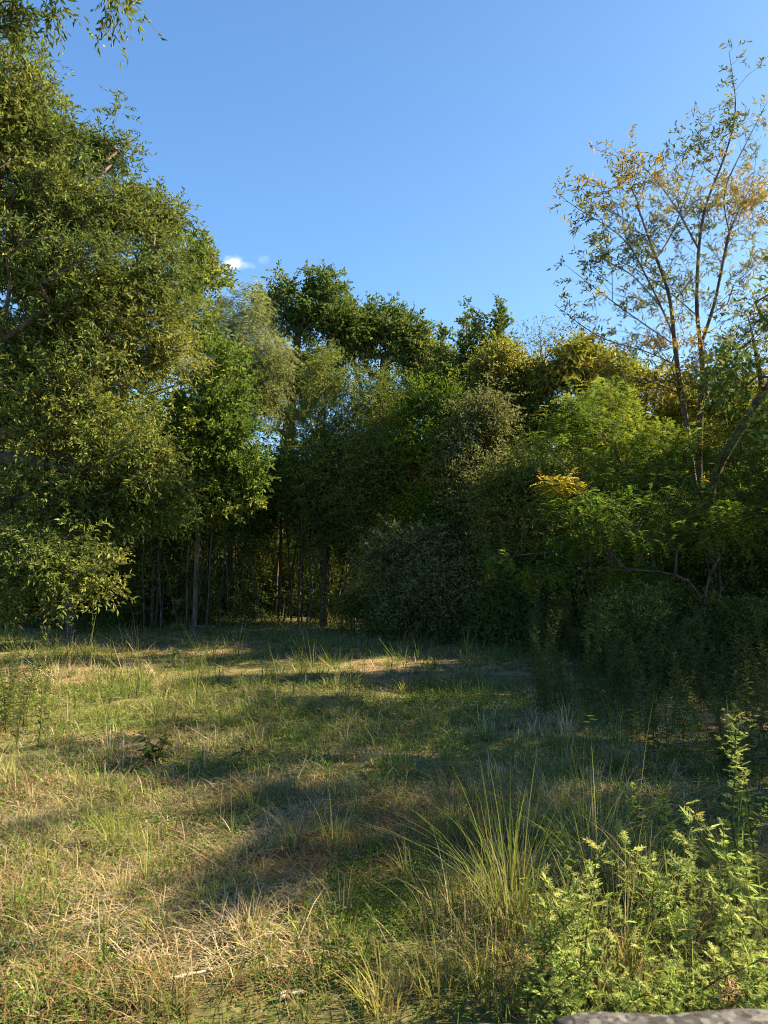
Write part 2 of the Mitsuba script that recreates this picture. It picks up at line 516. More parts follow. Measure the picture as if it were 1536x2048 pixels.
# ------------------------------------------------------------------ leaf styles
OLIVE = [(.07, .108, .03), (.11, .155, .04), (.16, .20, .05), (.215, .235, .06)]
OAKY = [(.075, .12, .03), (.11, .165, .038), (.15, .20, .048), (.20, .205, .05)]
VIVID = [(.08, .135, .025), (.12, .19, .036), (.165, .22, .042), (.23, .23, .05)]
PALE = [(.17, .21, .08), (.21, .26, .10), (.26, .30, .12)]
SILVER = [(.12, .15, .055), (.17, .195, .075), (.23, .235, .095)]
GOLD = [(.13, .175, .032), (.20, .23, .04), (.32, .29, .045), (.44, .34, .05)]
LOCUST = [(.075, .14, .02), (.11, .19, .026), (.16, .22, .03), (.21, .22, .035)]


def oak_style(count=4, L=.42, per=11, leaf=(.095, .023), cols=OLIVE, **kw):
    def go(s, rng, b, ax):
        shoots(s, rng, b, ax, count, L, per, leaf, cols, **kw)
    return go


def locust_style(count, L, pairs, leaflet, cols, **kw):
    def go(s, rng, b, ax):
        compound(s, rng, b, ax, count, L, pairs, leaflet, cols, **kw)
    return go


# ------------------------------------------------------------------ trees
def px_limb(*q):
    return [at(*p) for p in q]


def base_at(px, Y):
    x = (px - 768) / FPX * Y / FWD[1]
    return np.array([x, Y, float(gz(x, Y)) - .08])


def trunk_line(px0, Y, px1, py1, seed, wob=.05, n=8):
    r = np.random.default_rng(seed)
    a, b = base_at(px0, Y), at(px1, py1, Y)
    t = np.linspace(0, 1, n)[:, None]
    w = np.cumsum(r.normal(size=(n, 3)) * [1, 1, 0], 0) * wob
    return a + (b - a) * t + w * t * (1.2 - t) * 2


def left_oak():
    tx, ty = -9.0, 13.2
    trunk = [[tx, ty, -.1], [tx + .05, ty, 2], [tx + .1, ty - .1, 5], [tx + .15, ty - .1, 9], [tx + .1, ty, 13], [tx, ty, 16.5]]
    limbs = [(trunk, 0),
             ([[tx + .1, ty, 3.2]] + px_limb((0, 868, 12.3), (100, 850, 12), (180, 830, 12), (225, 812, 12)), 0),
             ([[tx + .15, ty, 5.4]] + px_limb((0, 512, 12.6), (85, 458, 12.6), (137, 410, 12.8), (220, 330, 13)), 0),
             ([[tx + .15, ty, 4.8]] + px_limb((0, 665, 12.4), (130, 660, 12.4), (200, 690, 12.3), (300, 650, 12.5)), 0),
             ([[tx + .1, ty, 2.6]] + px_limb((0, 915, 12), (60, 915, 11.9), (100, 935, 11.8), (240, 950, 12)), 0),
             ([[tx + .1, ty, 2.2]] + px_limb((-60, 1000, 11.6), (40, 1080, 11.2), (130, 1160, 11)), 0),
             ([[tx + .1, ty, 8]] + px_limb((20, 280, 13), (60, 150, 12.6)), 0),
             ([[tx + .1, ty, 7.5], [-6.4, 10, 9.3]] + px_limb((0, -130, 7.6), (110, -70, 7.2), (200, -45, 7)), 0)]
    lobes = [(20, 170, 12.4, 85, 150), (50, 330, 13, 150, 130), (226, 275, 13.4, 52, 80), (130, 430, 12.6, 180, 95), (305, 440, 13.6, 66, 60),
             (120, 560, 12.2, 210, 110), (330, 560, 13, 72, 95), (160, 720, 12.2, 210, 100), (320, 690, 12.6, 85, 100), (80, 850, 12, 180, 90),
             (255, 900, 12, 110, 85), (50, 980, 11.6, 130, 80), (200, 1010, 12.6, 130, 60), (50, 1130, 11, 120, 60),
             (20, 1210, 10.8, 90, 40), (330, 1000, 12.8, 70, 50), (70, 1070, 11.2, 130, 34), (110, 1125, 11, 140, 30), (150, 1180, 10.8, 115, 28), (195, 1226, 10.6, 64, 20), (50, 1215, 10.8, 110, 30)]
    rng = np.random.default_rng(3)
    pts = lobe_points(lobes, 3500, rng, .495, .75, .5, 12)
    hang = np.vstack([lobe_points([l], k, rng, .1, 1, .6, 2) for l, k in (((10, 15, 7.6, 30, 55), 20), ((100, 0, 7.6, 12, 36), 4), ((215, -12, 7.6, 38, 36), 9), ((160, -70, 7.6, 80, 30), 7))])
    pts = np.vstack([pts, hang])
    tree('willow_oak', 'tall olive green oak filling the left edge, its low boughs sweeping to the lawn', 'tree', limbs, None, 0, .36,
         oak_style(4, .42, 10, (.095, .034), OLIVE, droop=.3, clump=.55), 3, pts=pts)


left_oak()

# lobed-leaved trees at its right side
tree('pin_oak', 'vivid green young oak standing right of the big left oak, slim trunk in the shade', 'tree',
     [(trunk_line(393, 15.5, 415, 620, 1, .03), 0)],
     [(392, 530, 15.5, 30, 60), (405, 600, 15.5, 42, 110), (440, 790, 15.5, 62, 95), (470, 910, 15.5, 60, 80), (400, 880, 15.5, 75, 90), (345, 1000, 15.5, 80, 60), (460, 1000, 15.5, 60, 40)],
     820, .055, oak_style(4, .34, 9, (.11, .055), VIVID, droop=.15, clump=.7), 4, gap=.45, freq=1.0)
tree('maple', 'dark leafed tree top poking out between the left oak boughs', 'tree', [(trunk_line(150, 17, 140, 240, 9), 0)],
     [(133, 205, 17, 24, 32), (160, 300, 17, 50, 60), (250, 420, 17, 60, 60), (200, 700, 17, 150, 200)], 420, .12, oak_style(4, .4, 8, (.12, .07), OAKY, clump=.6), 14)

# the wood behind the clearing
tree('willow', 'pale drooping willow, left of the tallest oak at the back', 'tree', [(trunk_line(470, 23, 470, 620, 2), 0)],
     [(445, 650, 23, 34, 60), (500, 640, 23, 42, 55), (460, 720, 23, 72, 60), (540, 720, 23, 50, 60), (480, 800, 23, 80, 60)], 620, .16,
     oak_style(5, .75, 13, (.13, .022), PALE, droop=.95, spread=.6, up=.3, clump=.5, upface=.2), 5, 'leaf_soft', gap=.40)
tree('tall_oak', 'tallest dark oak of the back row, with an open top and bare inner limbs', 'tree',
     [(trunk_line(540, 25, 600, 585, 3), 0), (px_limb((552, 860, 25), (600, 760, 25), (660, 690, 25), (690, 620, 25)), 0), (px_limb((548, 860, 25), (500, 830, 25), (470, 800, 25)), 0),
      (px_limb((570, 740, 25), (545, 660, 25), (540, 600, 25)), 0)],
     [(592, 572, 25, 50, 40), (545, 612, 25, 42, 42), (645, 590, 25, 32, 46), (600, 650, 25, 80, 50), (672, 640, 25, 48, 52), (560, 780, 25, 80, 60), (640, 740, 25, 70, 60)],
     620, .24, oak_style(4, .6, 9, (.16, .075), OAKY, clump=.45), 6, gap=.47, freq=.6)
tree('round_oak', 'broad round crowned dark oak to the right of the tallest oak', 'tree',
     [(trunk_line(745, 26, 770, 680, 4), 0), (px_limb((742, 860, 26), (800, 800, 26), (870, 755, 26), (920, 730, 26)), 0), (px_limb((745, 850, 26), (720, 770, 26), (700, 690, 26)), 0)],
     [(760, 655, 26, 72, 42), (820, 680, 26, 44, 40), (705, 680, 26, 44, 52), (790, 740, 26, 62, 42), (850, 725, 26, 45, 40), (880, 770, 26, 50, 25), (690, 620, 26, 22, 34)],
     560, .26, oak_style(4, .6, 9, (.16, .075), OAKY, clump=.45), 7, gap=.46, freq=.6)
tree('young_elm', 'fine leafed pale green young tree in front of the back oaks', 'tree',
     [(trunk_line(650, 19.5, 655, 720, 5), 0), (px_limb((652, 950, 19.5), (700, 850, 19.5), (720, 790, 19.5)), 0)],
     [(650, 760, 19.5, 42, 62), (712, 800, 19.5, 30, 66), (635, 860, 19.5, 62, 70), (700, 900, 19.5, 70, 70), (600, 960, 19.5, 80, 60), (700, 990, 19.5, 80, 50)],
     900, .085, oak_style(5, .38, 10, (.07, .03), [(.12, .17, .04), (.165, .215, .05), (.21, .245, .06)], clump=.6, up=.5), 8, gap=.40)
for k, (px, Y, top, lobes, lab) in enumerate([
        (560, 20.5, 930, [(540, 960, 20.5, 80, 60), (610, 1010, 20.5, 80, 60), (500, 1040, 20.5, 60, 45)], 'dark thicket tree with a low canopy, left of the darkest trunk'),
        (760, 20, 900, [(760, 1000, 20, 90, 80), (720, 1080, 20, 70, 60), (690, 1040, 20, 60, 60)], 'dark thicket tree with a low canopy, right of the darkest trunk'),
        (310, 18.5, 950, [(300, 960, 18.5, 90, 70), (380, 1030, 18.5, 90, 60), (260, 1060, 18.5, 90, 60)], 'dark thicket tree shaded under the left oak'),
        (120, 19, 1000, [(100, 1080, 19, 120, 90), (200, 1150, 19, 80, 80), (20, 1150, 19, 110, 100)], 'shaded thicket tree behind the low boughs of the left oak'),
        (800, 22, 800, [(840, 830, 22, 80, 60), (790, 800, 22, 60, 60), (900, 770, 22, 70, 60), (940, 800, 22, 50, 60)], 'grey green tree rising behind the silvery shrubs')]):
    tree('thicket_tree', lab, 'tree', [(trunk_line(px, Y, px + 8, top, 20 + k), 0)], lobes, 560, .055, oak_style(5, .4, 9, (.085, .04), OAKY, clump=.6), 30 + k, gap=.43)

# narrow cherries with steep leafy whips
for k, (px, top, Y, lab) in enumerate([(884, 655, 21, 'narrow dark cherry, shortest and leftmost of the leafy spires'), (932, 622, 20.5, 'narrow cherry spire with loose round leaves, second of the four'),
                                       (962, 640, 20, 'narrow cherry spire in the thick of the row, third of the four'), (1000, 606, 20, 'tallest narrow cherry spire, fourth of the row')]):
    tree('cherry', lab, 'tree', [(trunk_line(px - 6, Y, px, top, 40 + k, .03), 0)],
         [(px, top + 70, Y, 13, 72), (px - 4, top + 140, Y, 26, 50), (px + 14, top + 120, Y, 12, 60), (px, top + 200, Y, 44, 40)], 170, .06,
         oak_style(4, .34, 7, (.11, .07), OAKY, droop=.25, spread=.5, up=.8, clump=.8), 50 + k, gap=.36)
tree('bare_tree', 'thin half bare tree with grey twigs left of the honey locust', 'tree',
     [(trunk_line(1085, 19, 1080, 660, 6, .04), 0)], [(1075, 700, 19, 55, 55), (1120, 690, 19, 50, 50), (1090, 780, 19, 60, 40)], 240, .05,
     oak_style(2, .45, 2, (.09, .035), GOLD[:2], up=.8, clump=.6), 60, gap=.3)
for k, (px, Y, top, lobes, cols, lab) in enumerate([
        (1000, 18, 720, [(1000, 740, 18, 55, 50), (1050, 770, 18, 60, 50), (960, 830, 18, 70, 50), (1040, 860, 18, 80, 50)], [(.13, .17, .035), (.18, .21, .045), (.23, .22, .05)], 'yellowish green tree below the cherry spires'),
        (1160, 17.5, 660, [(1160, 720, 17.5, 50, 50), (1210, 760, 17.5, 70, 50), (1120, 780, 17.5, 60, 50), (1180, 850, 17.5, 90, 60)], GOLD[:3], 'yellowing tree with golden patches left of the honey locust stems'),
        (1330, 18.5, 760, [(1300, 800, 18.5, 80, 60), (1400, 830, 18.5, 80, 50), (1240, 840, 18.5, 80, 60), (1480, 800, 18.5, 90, 60), (1540, 860, 18.5, 80, 60)], GOLD[:3], 'yellow green tree behind the honey locust stems')]):
    tree('boxelder', lab, 'tree', [(trunk_line(px, Y, px, top, 70 + k), 0)], lobes, 640, .05, oak_style(5, .4, 9, (.10, .045), cols, clump=.8), 70 + k, 'leaf_soft', gap=.45)

# silvery shrub thicket on the right
for k, (px, Y, lobes, lab) in enumerate([
        (770, 18, [(770, 930, 18, 80, 90), (765, 835, 18, 20, 60), (740, 1050, 18, 70, 90), (800, 1140, 18, 70, 80), (770, 1215, 18, 90, 45)], 'dull green tall shrub beside the dark understory, leftmost of the thicket'),
        (880, 17, [(870, 890, 17, 90, 60), (835, 815, 17, 20, 60), (905, 800, 17, 24, 70), (900, 980, 17, 90, 90), (870, 1110, 17, 90, 100), (900, 1215, 17, 100, 50)], 'yellow green tall shrub in the middle of the thicket'),
        (970, 16, [(960, 920, 16, 80, 80), (985, 830, 16, 22, 60), (940, 850, 16, 20, 50), (990, 1030, 16, 90, 90), (960, 1150, 16, 90, 80), (1000, 1235, 16, 100, 45)], 'silvery leafed tall shrub behind the small glowing green spray'),
        (860, 15.5, [(830, 1150, 15.5, 80, 70), (880, 1200, 15.5, 90, 45), (950, 1210, 15.5, 80, 45), (860, 1255, 15.5, 90, 30)], 'low arching grey twigged shrub at the edge of the lawn'),
        (1060, 14.5, [(1050, 1000, 14.5, 80, 90), (1080, 1110, 14.5, 100, 90), (1040, 1200, 14.5, 90, 50), (1090, 1260, 14.5, 110, 40)], 'dark shrub right of the silvery thicket'),
        (1230, 14, [(1200, 1130, 14, 110, 90), (1300, 1170, 14, 110, 70), (1200, 1210, 14, 110, 50), (1250, 1265, 14, 130, 40)], 'shaded shrub under the arching feather leafed boughs'),
        (1430, 13.5, [(1400, 1080, 13.5, 120, 90), (1480, 1150, 13.5, 110, 80), (1420, 1210, 13.5, 120, 50), (1560, 1050, 13.5, 90, 140), (1450, 1265, 13.5, 140, 45), (1330, 1255, 13.5, 90, 40)], 'darkest shrub at the right edge of the photo')]):
    b = base_at(px, Y)
    limbs = [([b, b + [0, 0, .5]], 0)] + [([b + [.04 * j - .06, 0, .2]] + px_limb((l[0], l[1], Y)), 0) for j, l in enumerate(lobes)]
    tree('tall_shrub', lab, 'shrub', limbs, lobes, 1150, .028, oak_style(4, .6 if k != 3 else .8, 11, (.078, .034), [OAKY, LOCUST[:3] + [(.19, .20, .05)], SILVER, SILVER, OAKY, OAKY, OAKY][k], droop=.3, up=.35, clump=.8), 80 + k, gap=.505, freq=.95)


# honey locust with several stems
def honey_locust():
    Y = 15.0
    b = base_at(1392, Y)
    L = lambda *q: (px_limb(*[(x, y, Y + dy) for x, y, dy in q]), 0)  # noqa: E731
    limbs = [([b, b + [.02, 0, .8]] + px_limb((1398, 1000, Y), (1398, 905, Y), (1402, 790, Y), (1407, 757, Y), (1402, 688, Y), (1392, 628, Y), (1395, 545, Y), (1397, 495, Y), (1408, 412, Y),
                                               (1442, 336, Y), (1465, 266, Y), (1475, 216, Y), (1458, 104, Y)), 0),
             L((1398, 1040, 0), (1384, 930, -.1), (1377, 878, -.2), (1364, 789, -.3), (1357, 757, -.3), (1347, 661, -.4), (1339, 578, -.5), (1312, 518, -.6), (1276, 415, -.8)),
             L((1402, 690, 0), (1416, 650, .2), (1432, 598, .4), (1458, 462, .8), (1492, 389, 1), (1533, 326, 1.2)),
             L((1406, 775, 0), (1418, 757, -.1), (1465, 694, -.4), (1535, 624, -.8), (1600, 560, -1)),
             L((1347, 672, -.4), (1322, 611, -.8), (1302, 571, -1), (1279, 531, -1.2), (1266, 488, -1.3), (1206, 445, -1.6), (1153, 419, -1.8), (1112, 385, -1.9)),
             L((1392, 630, 0), (1339, 583, .5), (1290, 550, .8), (1240, 520, 1), (1190, 500, 1.2)),
             L((1349, 690, -.4), (1290, 650, -.6), (1220, 600, -.8), (1150, 545, -1)),
             L((1398, 500, 0), (1350, 410, .6), (1290, 330, .9), (1195, 300, 1)),
             L((1312, 518, -.6), (1345, 470, -.3), (1375, 380, 0), (1400, 300, .2), (1402, 225, .3)),
             L((1266, 488, -1.3), (1250, 420, -1), (1240, 350, -.8), (1252, 285, -.8)),
             L((1352, 730, -.3), (1290, 700, -.8), (1200, 680, -1), (1110, 610, -1.2)),
             L((1458, 462, .8), (1440, 390, .6), (1470, 330, .6), (1536, 200, .4)),
             L((1364, 789, -.3), (1300, 760, -1), (1220, 745, -1.4))]
    lobes = [(1180, 410, 14, 75, 50), (1260, 350, 14.4, 80, 50), (1380, 320, 15, 90, 60), (1460, 240, 15, 40, 60), (1300, 450, 14.5, 110, 70), (1420, 420, 15.2, 100, 80), (1510, 400, 15.5, 60, 110),
             (1230, 520, 14.4, 100, 40), (1330, 580, 14.6, 130, 60), (1480, 560, 15, 90, 70), (1200, 640, 14, 90, 45), (1340, 690, 14.5, 130, 50), (1470, 680, 14.8, 90, 60), (1180, 730, 13.8, 80, 40), (1300, 760, 14.3, 120, 40), (1420, 760, 14.6, 100, 50), (1560, 620, 15, 70, 140)]
    rng = np.random.default_rng(90)
    p = lobe_points(lobes, 640, rng, .46, 1.0, .6, 5)
    for poly, _ in limbs[1:]:
        q = resample(poly, .22)[4:]
        p = np.vstack([p, q + rng.normal(size=q.shape) * .14])
    q = resample(limbs[0][0], .2)[45:]
    p = np.vstack([p, q + rng.normal(size=q.shape) * .16])
    hi = oak_style(3, .26, 5, (.12, .036), [(.10, .13, .028), (.16, .18, .035), (.26, .23, .04), (.40, .28, .045)], droop=.2, twig=True, clump=.8, seed=4)
    tree('honey_locust', 'tall open honey locust with several dark stems and golden feather leaves against the sky', 'tree', limbs, None, 0, .09, hi, 91, 'leaf_glossy', pts=p, tip_r=.0055, bf=.5, step=.3, expo=1.9)


honey_locust()
tree('leaning_locust', 'locust stem leaning out of the frame at the right edge', 'tree',
     [([base_at(1405, 16)] + px_limb((1420, 970, 16), (1450, 906, 16), (1494, 840, 16), (1536, 767, 16), (1610, 690, 16)), 0), (px_limb((1524, 790, 16), (1521, 744, 15.8), (1508, 694, 15.6), (1498, 624, 15.4), (1455, 571, 15.2)), 0)],
     [(1500, 680, 15.6, 40, 60), (1600, 640, 16, 60, 90), (1530, 760, 16, 40, 40)], 130, .10, locust_style(5, .25, 7, (.048, .019), GOLD[:3]), 92, 'leaf_soft', tip_r=.0035)


# arching, feather-leaved young locusts in front of the thicket
def arching(lab, base, limbs, lobes, n, cols, seed, count=4, gap=.42):
    L = [([base, base + [0, 0, .3]], 0)] + [([base + [0, 0, .2]] + px_limb(*q), 0) for q in limbs]
    tree('young_locust', lab, 'tree', L, lobes, n, .03, locust_style(count, .26, 7, (.046, .02), cols, droop=.35, up=-.05), seed, 'leaf_soft', group=None, gap=gap, freq=1.2, tip_r=.0035)


arching('bright green young locust with a long stem arching up to the left', base_at(1330, 12.5),
        [((1280, 1090, 12), (1193, 986, 11.5), (1160, 960, 11.4), (1130, 930, 11.3), (1069, 871, 11.2), (1030, 830, 11.2)), ((1290, 1020, 12), (1230, 900, 11.6), (1190, 840, 11.5), (1150, 790, 11.5))],
        [(1150, 840, 11.5, 85, 42), (1240, 880, 11.7, 80, 40), (1090, 880, 11.3, 60, 30), (1190, 930, 11.5, 60, 28), (1200, 800, 12, 70, 40)], 380, LOCUST, 100)
arching('bright green young locust below the tall stems, layered in flat sprays', base_at(1440, 12.5),
        [((1420, 1050, 12), (1380, 930, 11.7), (1330, 860, 11.5)), ((1430, 1000, 12), (1440, 900, 11.8), (1480, 850, 11.7)), ((1400, 1050, 11.6), (1290, 960, 11.3), (1240, 930, 11.2))],
        [(1330, 900, 11.6, 100, 45), (1440, 890, 11.7, 100, 45), (1290, 960, 11.3, 90, 35), (1400, 980, 11.4, 110, 40), (1500, 960, 11.6, 70, 60), (1520, 860, 11.8, 60, 50)], 520, LOCUST, 101)
arching('young locust whose pale limb reaches left in the shade', base_at(1425, 10.8),
        [((1405, 1215, 10.8), (1400, 1165, 10.6), (1370, 1150, 10.5), (1310, 1140, 10.3), (1205, 1140, 10.1)), ((1400, 1165, 10.6), (1450, 1100, 10.6), (1500, 1010, 10.6)), ((1430, 1165, 10.7), (1536, 1120, 10.7))],
        [(1270, 1125, 10.3, 55, 16), (1360, 1060, 10.5, 110, 45), (1240, 1070, 10.3, 90, 35), (1450, 1050, 10.6, 90, 50), (1180, 1020, 10.6, 90, 35), (1320, 1010, 10.6, 90, 30)], 420, LOCUST[:3], 102)
arching('young locust with a single glowing golden spray', base_at(1250, 11.6),
        [((1220, 1090, 11.4), (1170, 1000, 11.2), (1125, 975, 11)), ((1200, 1120, 11.3), (1140, 1110, 11), (1090, 1110, 10.8))],
        [(1122, 972, 11, 38, 13), (1130, 978, 11.05, 36, 10)], 46, [(.34, .34, .05), (.46, .39, .05), (.52, .37, .05)], 103, count=6, gap=0.0)
arching('young locust with green sprays under the golden one', base_at(1190, 11.5),
        [((1180, 1090, 11.3), (1150, 1010, 11.1)), ((1170, 1120, 11.3), (1130, 1100, 11), (1000, 1115, 10.5)), ((1190, 1130, 11.2), (1260, 1120, 11))],
        [(1125, 1010, 11.1, 50, 20), (1140, 1090, 11, 60, 22), (998, 1116, 10.6, 26, 9), (1090, 1150, 11, 60, 20), (1260, 1150, 11, 80, 25)], 190, LOCUST, 104, gap=.2)

# ------------------------------------------------------------------ variants placed many times
def variant(gid, **parts):
    scene[gid] = {'type': 'shapegroup', **parts}


def put(name, gid, x, y, rot, sc, label=None, cat=None, group=None, dz=0.0, tilt=(0, 0), kind=None, key=None):
    key = key or key_for(name)
    t = T().translate([float(x), float(y), float(gz(x, y)) + dz]).rotate([0, 0, 1], float(rot))
    if tilt != (0, 0): t = t.rotate([1, 0, 0], float(tilt[0])).rotate([0, 1, 0], float(tilt[1]))
    scene[key] = {'type': 'instance', 'to_world': t.scale(float(sc)), 'g': {'type': 'ref', 'id': gid}}
    if label: say(key, label, cat, group, kind)
    return key


def upright(h, seed, wob=.05, n=8):
    r = np.random.default_rng(seed)
    t = np.linspace(0, 1, n)
    return np.stack([np.cumsum(r.normal(size=n)) * wob, np.cumsum(r.normal(size=n)) * wob, t * h - .1], 1)


def crown_pts(lobes, n, rng, gap=.4, freq=.9, shell=.4):
    C, R = np.array([l[:3] for l in lobes], float), np.array([l[3:6] for l in lobes], float)
    vol = np.prod(R, 1) ** .8
    k = rng.choice(len(C), size=n * 5, p=vol / vol.sum())
    p = C[k] + rand_unit(rng, n * 5) * rng.random((n * 5, 1)) ** shell * R[k]
    return p[(meshkit.fbm(p * freq, 3, 3) > gap) & (p[:, 2] > .1)][:n]


# background trees
for v in range(3):
    rng = np.random.default_rng(200 + v)
    pts = crown_pts([(0, 0, 2.2, 2.4, 2.4, 2.0), (.6, 0, 4.6, 2.3, 2.3, 1.8), (-.5, .3, 6.6, 1.7, 1.7, 1.5)], 900, rng, .36, .7)
    m, s = build_tree([(upright(7.5, v), 0)], None, 0, .14, rng, oak_style(4, .6, 8, (.15, .075), OAKY, clump=.4, twig=False), pts=pts, keep=.012)
    variant(f'background_tree_kind_{v}', trunk=mikit.ply(m, 'bark', smooth=True), crown=s.ply('leaf_glossy'))
rng = np.random.default_rng(210)
for k in range(46):
    Y = rng.uniform(27, 44)
    px = -500 + 2600 * (k + rng.random()) / 46
    top = np.interp(px, [-500, 300, 480, 600, 800, 950, 1100, 1300, 1600, 2100], [500, 760, 900, 930, 860, 830, 830, 800, 760, 500]) + rng.uniform(0, 60)
    b = base_at(px, Y)
    h = at(px, top, Y)[2]
    put('background_tree', f'background_tree_kind_{k % 3}', b[0], Y, rng.uniform(0, 360), np.clip(h / 8.0, .5, 1.6), 'dark leafy tree of the deep wood, ' + zone(px, [330, 560, 760, 960, 1200, 1500], ['behind the big left oak', 'behind the vivid green young oak', 'behind the tallest oak', 'behind the round crowned oak', 'behind the cherry spires', 'behind the honey locust', 'beyond the right edge']) + zone(Y, [33, 38.5], ['', ', second rank', ', farthest rank']), 'tree', 'trees of the deep wood')
# trees beyond the right edge of the frame, whose shade falls on the lawn
for v in range(2):
    rng = np.random.default_rng(215 + v)
    tufts = [(rng.normal() * 1.1, rng.normal() * 1.1, rng.uniform(3.2, 7.2), *(rng.uniform(.22, .5) * np.array([1.3, 1.3, .7]))) for _ in range(15)]
    pts = crown_pts(tufts, 260, rng, .3, 1.1)
    m, s = build_tree([(upright(6.2, 3 + v), 0)], None, 0, .06, rng, oak_style(3, .45, 8, (.11, .05), OAKY, clump=.4, twig=False), pts=pts)
    variant(f'edge_tree_kind_{v}', trunk=mikit.ply(m, 'bark', smooth=True), crown=s.ply('leaf_glossy'))
for k, (x, y, sc) in enumerate([(7.3, 8.4, .95), (9.5, 8.0, 1.0), (6.4, 7.0, .8), (4.4, 5.3, .6), (8.2, 10.2, 1.0), (9.9, 9.6, 1.05), (10.6, 7.2, 1.1)]):
    put('edge_tree', f'edge_tree_kind_{k % 2}', x, y, 70 * k, sc, 'tree of the right wood edge just beyond the frame', 'tree', 'trees beyond the right edge')

for k, (x, y, sc) in enumerate([(9.0, 12.0, .76), (9.4, 10.6, .66), (10.4, 13.6, .85)]):  # unseen dense trees, added to keep the sun off the right bank
    put('edge_tree', f'background_tree_kind_{k}', x, y, 50 * k, sc, 'unseen dense tree added beyond the frame to shade the right bank', 'tree', 'trees beyond the right edge')

# slender understory saplings
for v in range(5):
    rng = np.random.default_rng(220 + v)
    h = 5.2
    line = upright(h, 30 + v, .045)
    pts = crown_pts([(line[-1][0], line[-1][1], 4.3, .7, .7, 1.0), (0, 0, 3.0, .6, .6, .7)], 70, rng, .3, 1.2)
    low = np.c_[rng.normal(size=(14, 2)) * .35, rng.uniform(.5, 2.6, 14)]
    m, s = build_tree([(line, 0)], None, 0, .026, rng, oak_style(3, .3, 6, (.08, .04), OAKY, clump=1, twig=False), pts=np.vstack([pts, low]), tip_r=.003)
    variant(f'sapling_kind_{v}', trunk=mikit.ply(m, 'bark', smooth=True), crown=s.ply('leaf_glossy'))
rng = np.random.default_rng(230)
for k in range(84):
    px = rng.uniform(285, 800); Y = rng.uniform(18.2, 24)
    if px < 420: Y = rng.uniform(17.2, 22)
    rot, tx, ty = rng.uniform(0, 360), rng.normal() * 5, rng.normal() * 5
    side = math.cos(math.radians(rot)) * ty + math.sin(math.radians(rot)) * tx
    put('sapling', f'sapling_kind_{k % 5}', base_at(px, Y)[0], Y, rot, rng.uniform(.75, 1.15), zone(Y, [20.2, 22], ['slender front row sapling', 'slender sapling farther back', 'slender sapling deepest in the wood']) + ' ' + zone(px, [360, 430, 510, 590, 640, 700], ['under the left oak', 'by the vivid oak trunk', 'right of the vivid oak trunk', 'midway between the two dark trunks', 'just left of the darkest trunk', 'just right of the darkest trunk', 'beside the silvery shrubs']) + zone(side, [-2, 2], [', leaning left', ', upright', ', leaning right']), 'sapling', 'saplings of the dark understory',
        tilt=(tx, ty))
tree('dark_trunk_tree', 'straight dark trunked tree, thickest trunk in the middle of the shaded understory', 'tree', [(trunk_line(648, 19, 650, 900, 15, .02), 0)],
     [(650, 960, 19, 60, 50), (620, 1000, 19, 50, 40)], 160, .085, oak_style(4, .35, 8, (.08, .04), OAKY), 240)

# low bushes and undergrowth
for v in range(4):
    rng = np.random.default_rng(250 + v)
    tufts = [(rng.normal() * .42, rng.normal() * .42, rng.uniform(.12, 1.0) ** 1.2 * 1.5, *(rng.uniform(.14, .32) * np.array([1.2, 1.2, .8]))) for _ in range(12)]
    pts = crown_pts(tufts, 170, rng, .3, 2.0)
    m, s = build_tree([([[0, 0, -.05], [0, 0, .15]], 0)], None, 0, .016, rng, oak_style(3, .28, 7, (.065, .028), OAKY, clump=1.2, twig=True, up=.4), pts=pts, step=.2, tip_r=.002)
    variant(f'bush_kind_{v}', stem=mikit.ply(m, 'bark', smooth=True), foliage=s.ply('leaf_glossy'))
rng = np.random.default_rng(260)
for k in range(80):
    px = rng.uniform(-150, 1150); Y = rng.uniform(18.5, 26)
    if px > 800: Y = rng.uniform(15.2, 18)
    put('low_bush', f'bush_kind_{k % 4}', base_at(px, Y)[0], Y, rng.uniform(0, 360), rng.uniform(.5, 1.1), zone(Y, [20.5, 23], ['knee high bush at the wood foot', 'bush behind the front saplings', 'bush deep among the trunks']) + ', ' + zone(px, [150, 330, 480, 600, 700, 860], ['behind the low oak boughs', 'at the left end of the understory', 'by the vivid oak trunk', 'in the middle of the understory', 'by the darkest trunk', 'left foot of the silvery thicket', 'right foot of the silvery thicket']), 'bush', 'low bushes at the foot of the wood')


rng = np.random.default_rng(268)
for k in range(44):
    px = 230 + 620 * (k + rng.random()) / 44; Y = rng.uniform(23.5, 28)
    put('thicket_bush', f'bush_kind_{k % 4}', base_at(px, Y)[0], Y, rng.uniform(0, 360), rng.uniform(1.1, 1.8), 'dense dark bush closing the view behind the saplings, ' + zone(px, [330, 430, 540, 640, 740], ['at the far left', 'behind the vivid oak', 'left of the middle', 'left of the darkest trunk', 'right of the darkest trunk', 'by the silvery thicket']), 'bush', 'bushes closing the view behind the saplings')
rng = np.random.default_rng(265)
for k in range(48):
    px = rng.uniform(1075, 1720); Y = rng.uniform(9.6, 13.6) if px > 1230 else rng.uniform(12, 14.5)
    put('border_bush', f'bush_kind_{k % 4}', base_at(px, Y)[0], Y, rng.uniform(0, 360), rng.uniform(.4, .85), zone(Y, [10.3, 12], ['foremost dark bush', 'dark bush in the middle', 'rearmost dark bush']) + ' of the right bank, ' + zone(px, [1180, 1280, 1380, 1480, 1570], ['at its left end', 'below the golden spray', 'below the pale limb', 'below the locust stems', 'near the right edge', 'beyond the right edge']), 'bush', 'bushes of the overgrown right bank')


